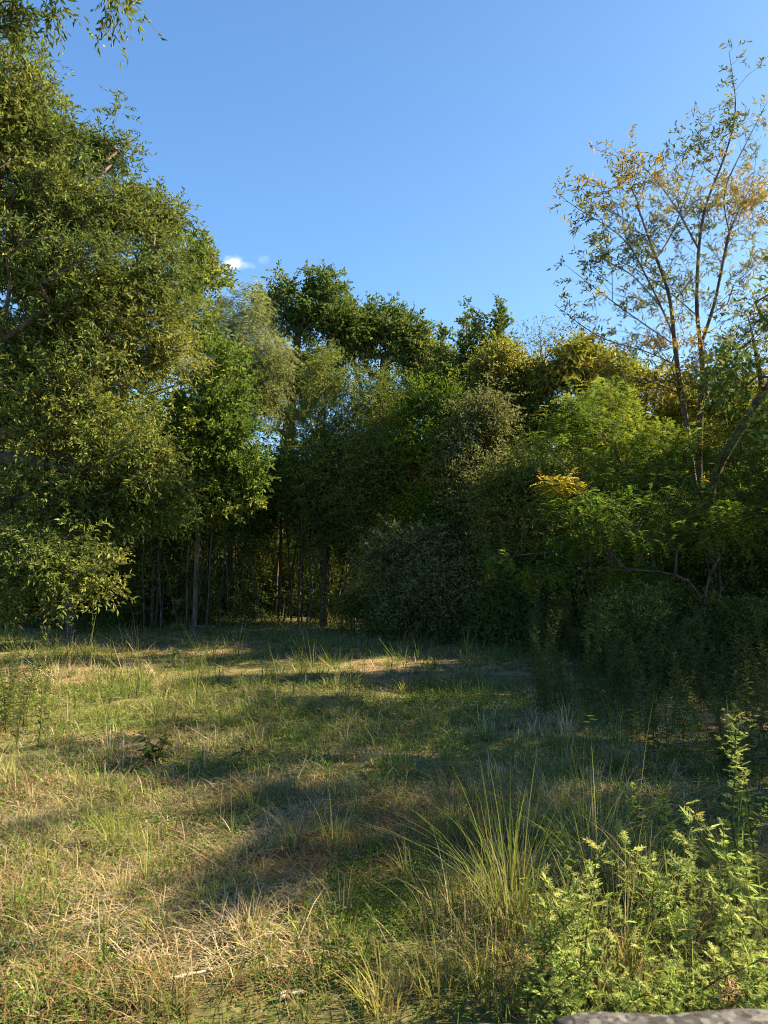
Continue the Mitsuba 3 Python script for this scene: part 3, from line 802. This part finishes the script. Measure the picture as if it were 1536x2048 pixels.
# ------------------------------------------------------------------ leafy weeds
def lobed_leaf(rng, p, d, n, L, cols, pairs=3, wide=.22):
    """A cut, feathery weed leaf: end lobe and side lobes, each a folded diamond."""
    s = np.cross(d, n); s /= np.linalg.norm(s)
    P, D, LL = [], [], []
    for k in range(pairs):
        t = .25 + .6 * k / pairs
        for sg in (1, -1):
            P.append(p + d * L * t); D.append(d * .75 + s * sg * .75); LL.append(L * .45 * (1 - .5 * t))
    P.append(p + d * L * .1); D.append(d); LL.append(L * .9)
    P, D, LL = np.array(P), unit(np.array(D)), np.array(LL)
    N = unit(np.tile(n, (len(P), 1)) + rng.normal(size=(len(P), 3)) * .15)
    c = palette(rng, p[None] * 3, cols, 1.0, .15)
    return leaf_mesh(P, D, N, LL, np.maximum(LL * wide, .006), np.repeat(c, len(P), 0), .2)


def weed(seed, H, cols, nleaf=22, L=.085, lean=.12, pairs=3, side=0, stemcol=(.12, .13, .05), wide=.24, first=.12):
    """(stem soup, [leaf soups]) of one upright weed at the origin."""
    rng = np.random.default_rng(seed)
    n = 10
    t = np.linspace(0, 1, n)
    a = rng.uniform(0, 6.28)
    line = np.stack([math.cos(a) * lean * H * t ** 2 + np.cumsum(rng.normal(size=n)) * .006, math.sin(a) * lean * H * t ** 2 + np.cumsum(rng.normal(size=n)) * .006, t * H - .01], 1)
    st = Soup()
    v, f = tube(line, np.linspace(.0042, .0012, n) * (.6 + H), 5)
    st.add(v, f, np.array(stemcol))
    lines = [(line, nleaf, 1.0)]
    for k in range(side):
        u = rng.uniform(.35, .85); q = np.array([np.interp(u, t, line[:, j]) for j in range(3)])
        b = rng.uniform(0, 6.28); ln = H * rng.uniform(.12, .25)
        e = np.stack([q + np.array([math.cos(b) * .5, math.sin(b) * .5, .85]) * ln * w for w in np.linspace(0, 1, 5)])
        v, f = tube(e, np.linspace(.0022, .0009, 5), 4)
        st.add(v, f, np.array(stemcol)); lines.append((e, 6, .6))
    leaves = []
    for ln, m, size in lines:
        tt = np.linspace(0, 1, len(ln))
        ang = rng.uniform(0, 6.28)
        for k in range(m):
            u = first + (1 - first) * ((k + .5) / m) ** .85
            p = np.array([np.interp(u, tt, ln[:, j]) for j in range(3)])
            ang += 2.4 + rng.normal() * .3
            up = .1 + .9 * u ** 3
            d = np.array([math.cos(ang), math.sin(ang), up + rng.normal() * .2]); d /= np.linalg.norm(d)
            nn = np.array([-math.cos(ang) * .4, -math.sin(ang) * .4, 1.0]) + rng.normal(size=3) * .25; nn /= np.linalg.norm(nn)
            sz = L * size * (1.1 - .6 * u) * rng.uniform(.75, 1.2)
            q = Soup(); q.add(*lobed_leaf(rng, p, d, nn, sz, cols, pairs, wide))
            r2 = Soup()
            for e2 in (-.9, .9):       # small leaves in the axil
                d2 = np.array([math.cos(ang + e2), math.sin(ang + e2), .6]); d2 /= np.linalg.norm(d2)
                q.add(*lobed_leaf(rng, p, d2, nn, sz * .5, cols, max(1, pairs - 1), wide))
            leaves.append(q)
    return st, leaves


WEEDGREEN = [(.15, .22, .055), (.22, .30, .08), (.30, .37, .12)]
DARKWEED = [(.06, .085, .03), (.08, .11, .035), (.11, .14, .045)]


def weed_entries(st, leaves, bsdf='leaf_soft'):
    d = {'stem': st.ply(bsdf)}
    for k, q in enumerate(leaves):
        d['leaf' if k == 0 else f'leaf_{k:03d}'] = q.ply(bsdf)
    return d


for v in range(5):
    variant(f'mugwort_kind_{v}', **weed_entries(*weed(300 + v, .5 + .07 * v, WEEDGREEN + [(.29, .35, .10)], 13 + 2 * v, [.125, .10, .14, .09, .115][v], .25 + .12 * v, side=2 + v % 3)))
for v in range(4):
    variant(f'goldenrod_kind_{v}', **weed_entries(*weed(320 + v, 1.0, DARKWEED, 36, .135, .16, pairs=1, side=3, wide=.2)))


def single_weed(name, x, y, label, cat, **kw):
    key = key_for(name)
    to = T().translate([float(x), float(y), float(gz(x, y))])
    for k, e in weed_entries(*weed(**kw)).items():
        scene[f'{key}__{k}'] = {**e, 'to_world': to}
    say(key, label, cat)
    return key


g0 = ground_at(1475, 1830)
single_weed('mugwort', g0[0], g0[1], 'tallest sunlit mugwort, leaning against the shaded grass near the right edge', 'weed', seed=401, H=.98, cols=WEEDGREEN, nleaf=34, L=.10, lean=.14, side=5)
g0 = ground_at(1530, 1860)
single_weed('mugwort', g0[0], g0[1], 'second tall mugwort, cut by the right edge', 'weed', seed=402, H=.85, cols=WEEDGREEN, nleaf=30, L=.10, lean=.1, side=5)
g0 = ground_at(1330, 1790)
single_weed('mugwort', g0[0], g0[1], 'mugwort with a bushy green top behind the tall dark blades', 'weed', seed=403, H=.5, cols=WEEDGREEN, nleaf=22, L=.09, lean=.1, side=4)
g0 = ground_at(1280, 1800)
single_weed('mugwort', g0[0], g0[1], 'thin mugwort twined with the tall dark blades', 'weed', seed=404, H=.55, cols=WEEDGREEN, nleaf=20, L=.075, lean=.1, side=2)
g0 = ground_at(1145, 1960)
single_weed('mugwort', g0[0], g0[1], 'upright pale mugwort standing clear of the patch at its left side', 'weed', seed=405, H=.52, cols=WEEDGREEN, nleaf=18, L=.08, lean=.1, side=3)
g0 = ground_at(738, 1965)
single_weed('mugwort', g0[0], g0[1], 'lone upright weed in the middle of the near lawn', 'weed', seed=406, H=.27, cols=[(.08, .13, .03), (.12, .19, .04)], nleaf=14, L=.075, lean=.06, side=0)
g0 = ground_at(640, 1960)
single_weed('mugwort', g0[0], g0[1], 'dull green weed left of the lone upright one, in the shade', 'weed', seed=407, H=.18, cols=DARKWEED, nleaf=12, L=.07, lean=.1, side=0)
rng = np.random.default_rng(410)
spots = []
while len(spots) < 76:
    px, py = rng.uniform(1010, 1640), rng.uniform(1830, 2260)
    if py < 1960 - (px - 1010) * .22: continue
    g0 = ground_at(px, py)
    if g0[1] < 1.5: continue
    spots.append(g0)
for k, g0 in enumerate(spots):
    put('mugwort', f'mugwort_kind_{k % 5}', g0[0], g0[1], rng.uniform(0, 360), rng.uniform(.35, .95), 'bright green mugwort of the sunny patch, ' + zone(g0[1], [1.9, 2.2, 2.45, 2.7, 3.0], ['beside the stone', 'first row behind the stone', 'second row behind the stone', 'third row behind the stone', 'fourth row behind the stone', 'back row']) + ', ' + zone(g0[0], [.5, .7, .9, 1.1, 1.3, 1.5], ['leftmost', 'second from left', 'left of centre', 'centre', 'right of centre', 'near the right edge', 'at the right edge']), 'weed', 'mugworts of the sunny patch', tilt=(rng.normal() * 14, rng.normal() * 14))
rng = np.random.default_rng(420)
for k in range(240):
    px = rng.uniform(1060, 1720); Y = rng.uniform(5.6, 12.6) if px > 1250 else rng.uniform(7.6, 13.2)
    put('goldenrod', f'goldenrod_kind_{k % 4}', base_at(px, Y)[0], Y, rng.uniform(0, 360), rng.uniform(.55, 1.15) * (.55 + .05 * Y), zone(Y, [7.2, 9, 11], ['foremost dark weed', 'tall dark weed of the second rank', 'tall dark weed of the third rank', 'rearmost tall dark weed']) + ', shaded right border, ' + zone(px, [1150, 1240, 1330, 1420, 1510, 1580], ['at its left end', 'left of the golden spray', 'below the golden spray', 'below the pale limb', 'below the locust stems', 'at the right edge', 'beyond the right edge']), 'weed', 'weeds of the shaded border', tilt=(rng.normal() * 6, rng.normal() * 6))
for k in range(16):
    g0 = ground_at(rng.uniform(-60, 95), rng.uniform(1405, 1500))
    put('goldenrod', f'goldenrod_kind_{k % 4}', g0[0], g0[1], rng.uniform(0, 360), rng.uniform(.5, .85), 'leafy weed of the clump at the left edge of the lawn', 'weed', 'weeds at the left edge', tilt=(rng.normal() * 5, rng.normal() * 5))
for k in range(26):
    g0 = ground_at(rng.uniform(700, 1150), rng.uniform(1235, 1300))
    put('goldenrod', f'goldenrod_kind_{k % 4}', g0[0], g0[1], rng.uniform(0, 360), rng.uniform(.35, .7), 'weed at the foot of the silvery thicket', 'weed', 'weeds at the foot of the thicket', tilt=(rng.normal() * 5, rng.normal() * 5))


# ------------------------------------------------------------------ seedlings with broad leaves
OUT = np.array([(0, .0), (.10, .05), (.22, .20), (.30, .10), (.45, .30), (.52, .13), (.68, .26), (.74, .12), (.86, .14), (1, 0)])


def broad_leaf(p, d, n, L, W, c, lobed=True):
    """One broad leaf with its outline cut into lobes, folded along the midrib and sagging at the tip."""
    o = OUT if lobed else np.array([(0, 0), (.12, .12), (.3, .27), (.5, .28), (.7, .2), (.86, .09), (1, 0)])
    d = d / np.linalg.norm(d); s = np.cross(d, n); s /= np.linalg.norm(s); n = np.cross(s, d)
    t = o[:, :1]
    mid = p + d * L * t - n * L * .25 * t ** 2
    right = mid + s * o[:, 1:] * W * 1.7 + n * o[:, 1:] * W * .35
    left = mid - s * o[:, 1:] * W * 1.7 + n * o[:, 1:] * W * .35
    m = len(o)
    v = np.vstack([mid, right[1:-1], left[1:-1]])
    f = []
    for side, off, fl in ((0, m, False), (1, m + m - 2, True)):
        idx = [0] + [off + k for k in range(m - 2)] + [m - 1]
        for k in range(m - 1):
            for tri in ((k, k + 1, idx[k + 1]), (k, idx[k + 1], idx[k])):
                if len(set(tri)) == 3: f.append(tri[::-1] if fl else tri)
    return v, np.array(f), np.tile(c, (len(v), 1))


def seedling(name, px, py, H, nleaf, L, W, cols, label, cat, seed, lobed=True, droop=.1, stems=1, low=.25):
    rng = np.random.default_rng(seed)
    g0 = ground_at(px, py)
    key = key_for(name)
    st = Soup(); k = 0
    for q in range(stems):
        a = rng.uniform(0, 6.28); lean = np.array([math.cos(a), math.sin(a), 0]) * H * (.05 + .28 * (stems > 1))
        t = np.linspace(0, 1, 7)[:, None]
        line = g0 + lean * t ** 1.3 + np.array([0, 0, H * rng.uniform(.75, 1)]) * t - [0, 0, .01]
        v, f = tube(line, np.linspace(.006, .002, 7), 5)
        st.add(v, f, np.array([.10, .08, .05]))
        for j in range(nleaf // stems):
            u = low + (1 - low) * (j + rng.random()) / (nleaf // stems)
            p = np.array([np.interp(u, t[:, 0], line[:, m]) for m in range(3)])
            b = rng.uniform(0, 6.28)
            d = np.array([math.cos(b), math.sin(b), .35 * u - droop + rng.normal() * .2])
            nn = np.array([0, 0, 1.0]) + rng.normal(size=3) * .35
            c = palette(rng, p[None] * 5, cols, 1, .2)[0]
            s = Soup(); s.add(*broad_leaf(p, d, nn, L * rng.uniform(.7, 1.15), W * rng.uniform(.8, 1.15), c, lobed))
            scene[f'{key}__leaf' + ('' if k == 0 else f'_{k:03d}')] = s.ply('leaf_glossy'); k += 1
    scene[f'{key}__stem'] = st.ply('leaf_soft')
    say(key, label, cat)


DARKOAK = [(.05, .075, .025), (.07, .095, .03), (.10, .10, .03)]
seedling('oak_seedling', 308, 1535, .30, 40, .115, .06, DARKOAK, 'dark bushy oak seedling standing in the left part of the lawn', 'seedling', 500, stems=4)
seedling('oak_seedling', 474, 1528, .15, 10, .09, .05, DARKOAK, 'small dark oak seedling to the right of the bushy one', 'seedling', 501, stems=2)
seedling('broadleaf_seedling', 346, 1322, .30, 11, .17, .07, [(.22, .26, .06), (.30, .32, .09)], 'pale yellow green seedling with hanging leaves on the far lawn', 'seedling', 502, lobed=False, droop=.9, low=.45)
seedling('oak_seedling', 1465, 1545, .42, 18, .13, .07, [(.10, .10, .03), (.16, .13, .03)], 'yellowish broad leafed seedling in the shade near the right edge', 'seedling', 503, lobed=False, stems=3)
seedling('oak_seedling', 1190, 1760, .22, 7, .07, .03, WEEDGREEN, 'small green seedling between tall blades', 'seedling', 504, lobed=False)


def yellow_flower(px, py, H, label, seed):
    rng = np.random.default_rng(seed)
    g0 = ground_at(px, py); key = key_for('yellow_flower')
    line = g0 + np.array([0, 0, 1.0]) * np.linspace(0, H, 6)[:, None] + np.array([.01, 0, 0]) * np.linspace(0, 1, 6)[:, None] ** 2
    st = Soup(); v, f = tube(line, np.linspace(.004, .002, 6), 5); st.add(v, f, np.array([.08, .11, .04]))
    k = 0
    for off in ((.0, .0, .0), (.03, .01, -.035), (-.028, .0, -.055)):
        c = line[-1] + np.array(off)
        if k: v, f = tube(np.array([line[-2], (line[-2] + c) / 2, c]), [.0015] * 3, 4); st.add(v, f, np.array([.08, .11, .04]))
        for j in range(9):
            a = j / 9 * 6.28 + rng.normal() * .1
            s = Soup(); s.add(*broad_leaf(c, np.array([math.cos(a), math.sin(a), .35]), np.array([-math.cos(a) * .3, -math.sin(a) * .3, 1.0]), .042, .022, np.array([.85, .65, .02]), False))
            scene[f'{key}__petal' + ('' if k == 0 else f'_{k:03d}')] = s.ply('leaf_soft'); k += 1
    for j in range(6):
        p = line[1 + j % 4]; a = rng.uniform(0, 6.28)
        s = Soup(); s.add(*broad_leaf(p, np.array([math.cos(a), math.sin(a), .5]), np.array([0, 0, 1.0]), .07, .02, np.array([.09, .13, .04]), False))
        scene[f'{key}__leaf' + ('' if j == 0 else f'_{j:03d}')] = s.ply('leaf_soft')
    scene[f'{key}__stem'] = st.ply('leaf_soft')
    say(key, label, 'flower')


yellow_flower(1180, 1500, .30, 'single yellow wildflower glowing in the shade of the right border', 510)


# ------------------------------------------------------------------ grass tussocks
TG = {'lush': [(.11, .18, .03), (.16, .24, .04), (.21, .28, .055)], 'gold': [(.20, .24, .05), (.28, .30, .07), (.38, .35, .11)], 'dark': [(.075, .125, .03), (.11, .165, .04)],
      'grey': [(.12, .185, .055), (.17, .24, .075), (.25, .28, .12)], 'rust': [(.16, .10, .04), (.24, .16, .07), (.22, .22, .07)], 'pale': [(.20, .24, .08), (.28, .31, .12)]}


def tussock(px, py, Hpx, n, spread, col, label, lean=(0, 0), group=None, split=0, seed=0, w=.0038, bend=(.08, .85)):
    rng = np.random.default_rng(600 + seed)
    g0 = ground_at(px, py)
    H = Hpx * np.linalg.norm(g0 - CAM) / FPX
    key = key_for('grass_tussock')
    r = np.sqrt(rng.random(n)) * spread; a = rng.random(n) * 6.283
    b = g0 + np.stack([r * np.cos(a), r * np.sin(a), np.full(n, -.01)], 1)
    ln = unit(np.stack([np.cos(a) + rng.normal(size=n) * .5 + lean[0], np.sin(a) + rng.normal(size=n) * .5 + lean[1], a * 0], 1))
    h = H * rng.uniform(.35, 1.15, n) * (1.08 - .3 * r / spread)
    c = palette(rng, b * 4, TG[col], 1.5, .2)
    dry = rng.random(n) < (.12 if col != 'rust' else .5)
    c[dry] = palette(rng, b[dry], STRAW, 1.5)
    root = np.where(rng.random((n, 1)) < .6, np.array([[.19, .165, .08]]), c * .9)
    bd = rng.uniform(*bend, n)
    ww = w * rng.uniform(.45, 1.9, n)
    order = np.argsort(-h)
    for k in range(split):
        i = order[k:k + 1]
        s = Soup(); blades(s, rng, b[i], h[i], ww[i], ln[i], bd[i], root[i], 6, c[i])
        scene[f'{key}__blade' + ('' if k == 0 else f'_{k:03d}')] = s.ply('blade')
    i = order[split:]
    s = Soup(); blades(s, rng, b[i], h[i], ww[i], ln[i], bd[i], root[i], 5, c[i])
    if split:
        scene[f'{key}__tuft'] = s.ply('blade'); labels[f'{key}__tuft'] = {'kind': 'stuff'}
    else:
        scene[key] = s.ply('blade')
    say(key, label, 'grass tussock', group)


TUSSOCKS = [
    (1020, 1850, 300, 230, .15, 'lush', 'biggest grass tussock, tall green blades with dry stems, right of the middle', (0, 0), 40),
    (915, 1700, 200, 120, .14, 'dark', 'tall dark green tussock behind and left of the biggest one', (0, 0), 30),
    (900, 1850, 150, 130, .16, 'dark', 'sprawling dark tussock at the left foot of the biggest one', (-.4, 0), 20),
    (980, 1985, 210, 90, .10, 'gold', 'yellow green tussock with long arching blades in the near lawn', (.1, 0), 36),
    (870, 1985, 130, 70, .08, 'gold', 'straw coloured tussock leaning left beside the arching one', (-.8, 0), 24),
    (1185, 1760, 290, 150, .14, 'lush', 'tall green tussock right of the biggest one', (-.1, 0), 30),
    (1085, 1700, 150, 130, .16, 'grey', 'loose pale tussock behind the biggest one', (-.2, 0), 20),
    (1272, 1790, 310, 40, .05, 'lush', 'stiff dark upright blades, tallest stand at the border of shade', (0, 0), 14),
    (1240, 1980, 300, 120, .09, 'gold', 'sunlit yellow tussock inside the mugwort patch', (0, 0), 34),
    (1190, 2030, 130, 70, .08, 'pale', 'pale bladed tussock at the left side of the mugwort patch', (-.9, .3), 24),
    (1470, 1790, 230, 60, .07, 'lush', 'upright green tussock in front of the tallest mugwort', (-.2, 0), 20),
    (1440, 1740, 120, 36, .06, 'lush', 'small green tussock left of the tallest mugwort', (-.2, 0), 12),
    (510, 1625, 100, 90, .08, 'gold', 'bright yellow green tussock in the sun, centre left of the lawn', (0, 0), 20),
    (578, 1590, 80, 40, .06, 'lush', 'light green tussock just right of the bright yellow one', (.2, 0), 12),
    (590, 1695, 110, 70, .06, 'rust', 'rust footed green tussock below the bright yellow one', (0, 0), 14),
    (665, 1690, 110, 60, .06, 'gold', 'upright yellow green tussock right of the rust footed one', (0, 0), 14),
    (722, 1645, 150, 40, .06, 'lush', 'tussock of few thin tall blades near the centre', (-.1, 0), 14),
    (240, 1700, 90, 90, .09, 'lush', 'green tussock at the lower left with a dark foot', (-.3, 0), 18),
    (500, 1880, 110, 70, .05, 'rust', 'rust brown tussock with one tall green blade, left of the middle', (0, 0), 16),
    (318, 1885, 80, 70, .06, 'gold', 'compact golden brown tussock near the lower left', (0, 0), 12),
    (250, 1795, 50, 80, .06, 'gold', 'pale golden mown tussock above the compact one', (0, 0), 8),
    (325, 1960, 80, 50, .05, 'rust', 'orange brown dry tussock near the bottom left', (0, 0), 10),
    (25, 1880, 70, 50, .05, 'rust', 'rust brown tussock at the left edge', (0, 0), 10),
    (35, 1830, 90, 40, .05, 'lush', 'green bladed tussock just above the rust one at the left edge', (.2, 0), 10),
    (110, 1985, 80, 60, .06, 'rust', 'brownish tussock in the lower left corner', (0, 0), 10),
    (415, 1810, 80, 60, .06, 'lush', 'thin green tussock above the rust brown one', (0, 0), 8),
    (810, 1765, 110, 34, .04, 'gold', 'golden blades thrown to the left, at the centre of the near lawn', (-1.6, .2), 16),
    (1110, 1545, 80, 120, .22, 'pale', 'flattened pale tussock along the shade border on the right', (-.3, 0), 0),
    (1010, 1560, 60, 110, .22, 'lush', 'low tussock left of the flattened pale one', (-.2, 0), 0),
    (1180, 1590, 90, 80, .16, 'grey', 'grey green tussock right of the flattened pale one', (-.2, 0), 0),
    (615, 1420, 50, 70, .12, 'lush', 'bright tussock in the middle distance of the lawn', (0, 0), 0),
    (500, 1375, 55, 90, .16, 'lush', 'broad low tussock left of the middle distance one', (0, 0), 0),
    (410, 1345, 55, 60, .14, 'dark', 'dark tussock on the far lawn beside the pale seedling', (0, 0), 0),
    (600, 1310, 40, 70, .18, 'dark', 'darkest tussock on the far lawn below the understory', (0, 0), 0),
    (1500, 1345, 80, 40, .14, 'lush', 'upright green tussock in deep shade at the right edge', (0, 0), 0),
    (690, 1520, 80, 50, .06, 'pale', 'pale stalked tussock in the centre of the lawn', (.3, 0), 0),
    (790, 1535, 60, 60, .09, 'lush', 'small bright tussock right of the pale stalked one', (0, 0), 0),
    (560, 1960, 60, 60, .08, 'dark', 'dull tussock behind the pale broken wood', (-.3, 0), 0),
    (680, 1830, 110, 60, .09, 'dark', 'thin shaded tussock above the lone upright weed', (.1, 0), 0),
    (770, 2030, 120, 60, .08, 'gold', 'yellow green tussock at the bottom edge, in the middle', (.1, 0), 0),
    (1010, 2030, 90, 50, .07, 'lush', 'green tussock at the bottom edge left of the stone', (.2, 0), 0),
    (330, 1740, 60, 60, .08, 'gold', 'low yellowish tussock between straw patches on the left', (0, 0), 0),
    (70, 1660, 60, 60, .1, 'grey', 'greyish matted tussock at the left, among flattened straw', (.4, 0), 0),
    (190, 1590, 60, 60, .1, 'lush', 'green tussock left of the bushy oak seedling', (0, 0), 0),
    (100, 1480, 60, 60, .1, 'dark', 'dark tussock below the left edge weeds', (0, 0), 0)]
for k, t in enumerate(TUSSOCKS):
    tussock(*t[:6], t[6], lean=t[7], split=t[8], seed=k)
rng = np.random.default_rng(655)
for k in range(16):
    px, py = rng.uniform(1090, 1540), rng.uniform(1800, 2060)
    tussock(px, py, rng.uniform(110, 210), int(rng.uniform(30, 60)), rng.uniform(.03, .06), ['lush', 'gold', 'pale'][k % 3], ['fresh green', 'yellow green', 'pale'][k % 3] + ' grass rising among the mugworts, ' + zone(py, [1880, 1970], ['at the back', 'midway', 'in front']) + ', ' + zone(px, [1200, 1310, 1420], ['at the left', 'left of centre', 'right of centre', 'at the right']), group='grass rising among the mugworts', seed=400 + k, w=.0055, bend=(.05, .7))
rng = np.random.default_rng(650)
for k in range(170):
    px, py = rng.uniform(-20, 1250), 1290 + 740 * rng.random() ** 1.15
    tussock(px, py, rng.uniform(25, 60) * (.5 + .9 * (py - 1250) / 800), int(rng.uniform(24, 55)), rng.uniform(.025, .08), ['lush', 'gold', 'pale', 'dark', 'rust'][k % 5],
            ['small green', 'small yellowish', 'small fresh', 'small dark', 'small brown'][k % 5] + ' tuft of grass on the ' + zone(py, [1400, 1550, 1750], ['far', 'middle', 'nearer', 'nearest']) + ' lawn, ' + zone(px, [250, 500, 750, 1000], ['at its left side', 'left of centre', 'at its centre', 'right of centre', 'at its right side']), group='small tufts scattered over the lawn', seed=100 + k, w=.0055, bend=(.1, .9))


# ------------------------------------------------------------------ sticks, wood, stone
def stick(name, px0, py0, px1, py1, rad, label, cat, bsdf='bark', lift=.012, seed=0, bend=.02):
    rng = np.random.default_rng(700 + seed)
    a, b = ground_at(px0, py0), ground_at(px1, py1)
    t = np.linspace(0, 1, 9)[:, None]
    line = a + (b - a) * t + np.array([0, 0, lift]) + np.cumsum(rng.normal(size=(9, 3)) * [1, 1, .3], 0) * bend * np.linalg.norm(b - a) * .3
    r = rad * np.linspace(1.1, .7, 9) * rng.uniform(.9, 1.1, 9)
    r = np.r_[r[0] * .55, r, r[-1] * .5]
    line = np.vstack([line[0] - (line[1] - line[0]) * .06, line, line[-1] + (line[-1] - line[-2]) * .06])
    v, f = tube(line, r, 9)
    n = len(line)
    v = np.vstack([v, line[0], line[-1]])
    i = np.arange(9)
    f = np.vstack([f, np.stack([(i + 1) % 9, i, i * 0 + 9 * n], 1), np.stack([(n - 1) * 9 + i, (n - 1) * 9 + (i + 1) % 9, i * 0 + 9 * n + 1], 1)])
    v = v + (meshkit.noise(v * 60)[:, None] - .5) * rad * .5
    key = key_for(name)
    scene[key] = mikit.ply((v, f), bsdf, smooth=50)
    say(key, label, cat)


stick('wood_piece', 560, 2003, 606, 1994, .013, 'short pale broken piece of wood lying on the near lawn', 'wood', 'dead_wood', .02, 1, .0)
stick('fallen_stick', 338, 1975, 425, 1955, .007, 'thin grey stick lying right of the orange brown tussock', 'stick', 'dead_wood', .03, 2)
stick('fallen_stick', 200, 1808, 240, 1797, .009, 'short stick beside the pale golden mown tussock', 'stick', 'dead_wood', .03, 3)
stick('fallen_branch', 112, 1695, 180, 1690, .022, 'dark fallen branch at the left, half sunk in straw', 'branch', 'bark', .012, 4)
stick('fallen_stick', 530, 1952, 575, 1948, .006, 'stick just above the pale broken wood', 'stick', 'dead_wood', .03, 5)
stick('fallen_stick', 350, 1253, 430, 1256, .04, 'log lying at the foot of the understory, pale in the shade', 'log', 'dead_wood', .03, 6)


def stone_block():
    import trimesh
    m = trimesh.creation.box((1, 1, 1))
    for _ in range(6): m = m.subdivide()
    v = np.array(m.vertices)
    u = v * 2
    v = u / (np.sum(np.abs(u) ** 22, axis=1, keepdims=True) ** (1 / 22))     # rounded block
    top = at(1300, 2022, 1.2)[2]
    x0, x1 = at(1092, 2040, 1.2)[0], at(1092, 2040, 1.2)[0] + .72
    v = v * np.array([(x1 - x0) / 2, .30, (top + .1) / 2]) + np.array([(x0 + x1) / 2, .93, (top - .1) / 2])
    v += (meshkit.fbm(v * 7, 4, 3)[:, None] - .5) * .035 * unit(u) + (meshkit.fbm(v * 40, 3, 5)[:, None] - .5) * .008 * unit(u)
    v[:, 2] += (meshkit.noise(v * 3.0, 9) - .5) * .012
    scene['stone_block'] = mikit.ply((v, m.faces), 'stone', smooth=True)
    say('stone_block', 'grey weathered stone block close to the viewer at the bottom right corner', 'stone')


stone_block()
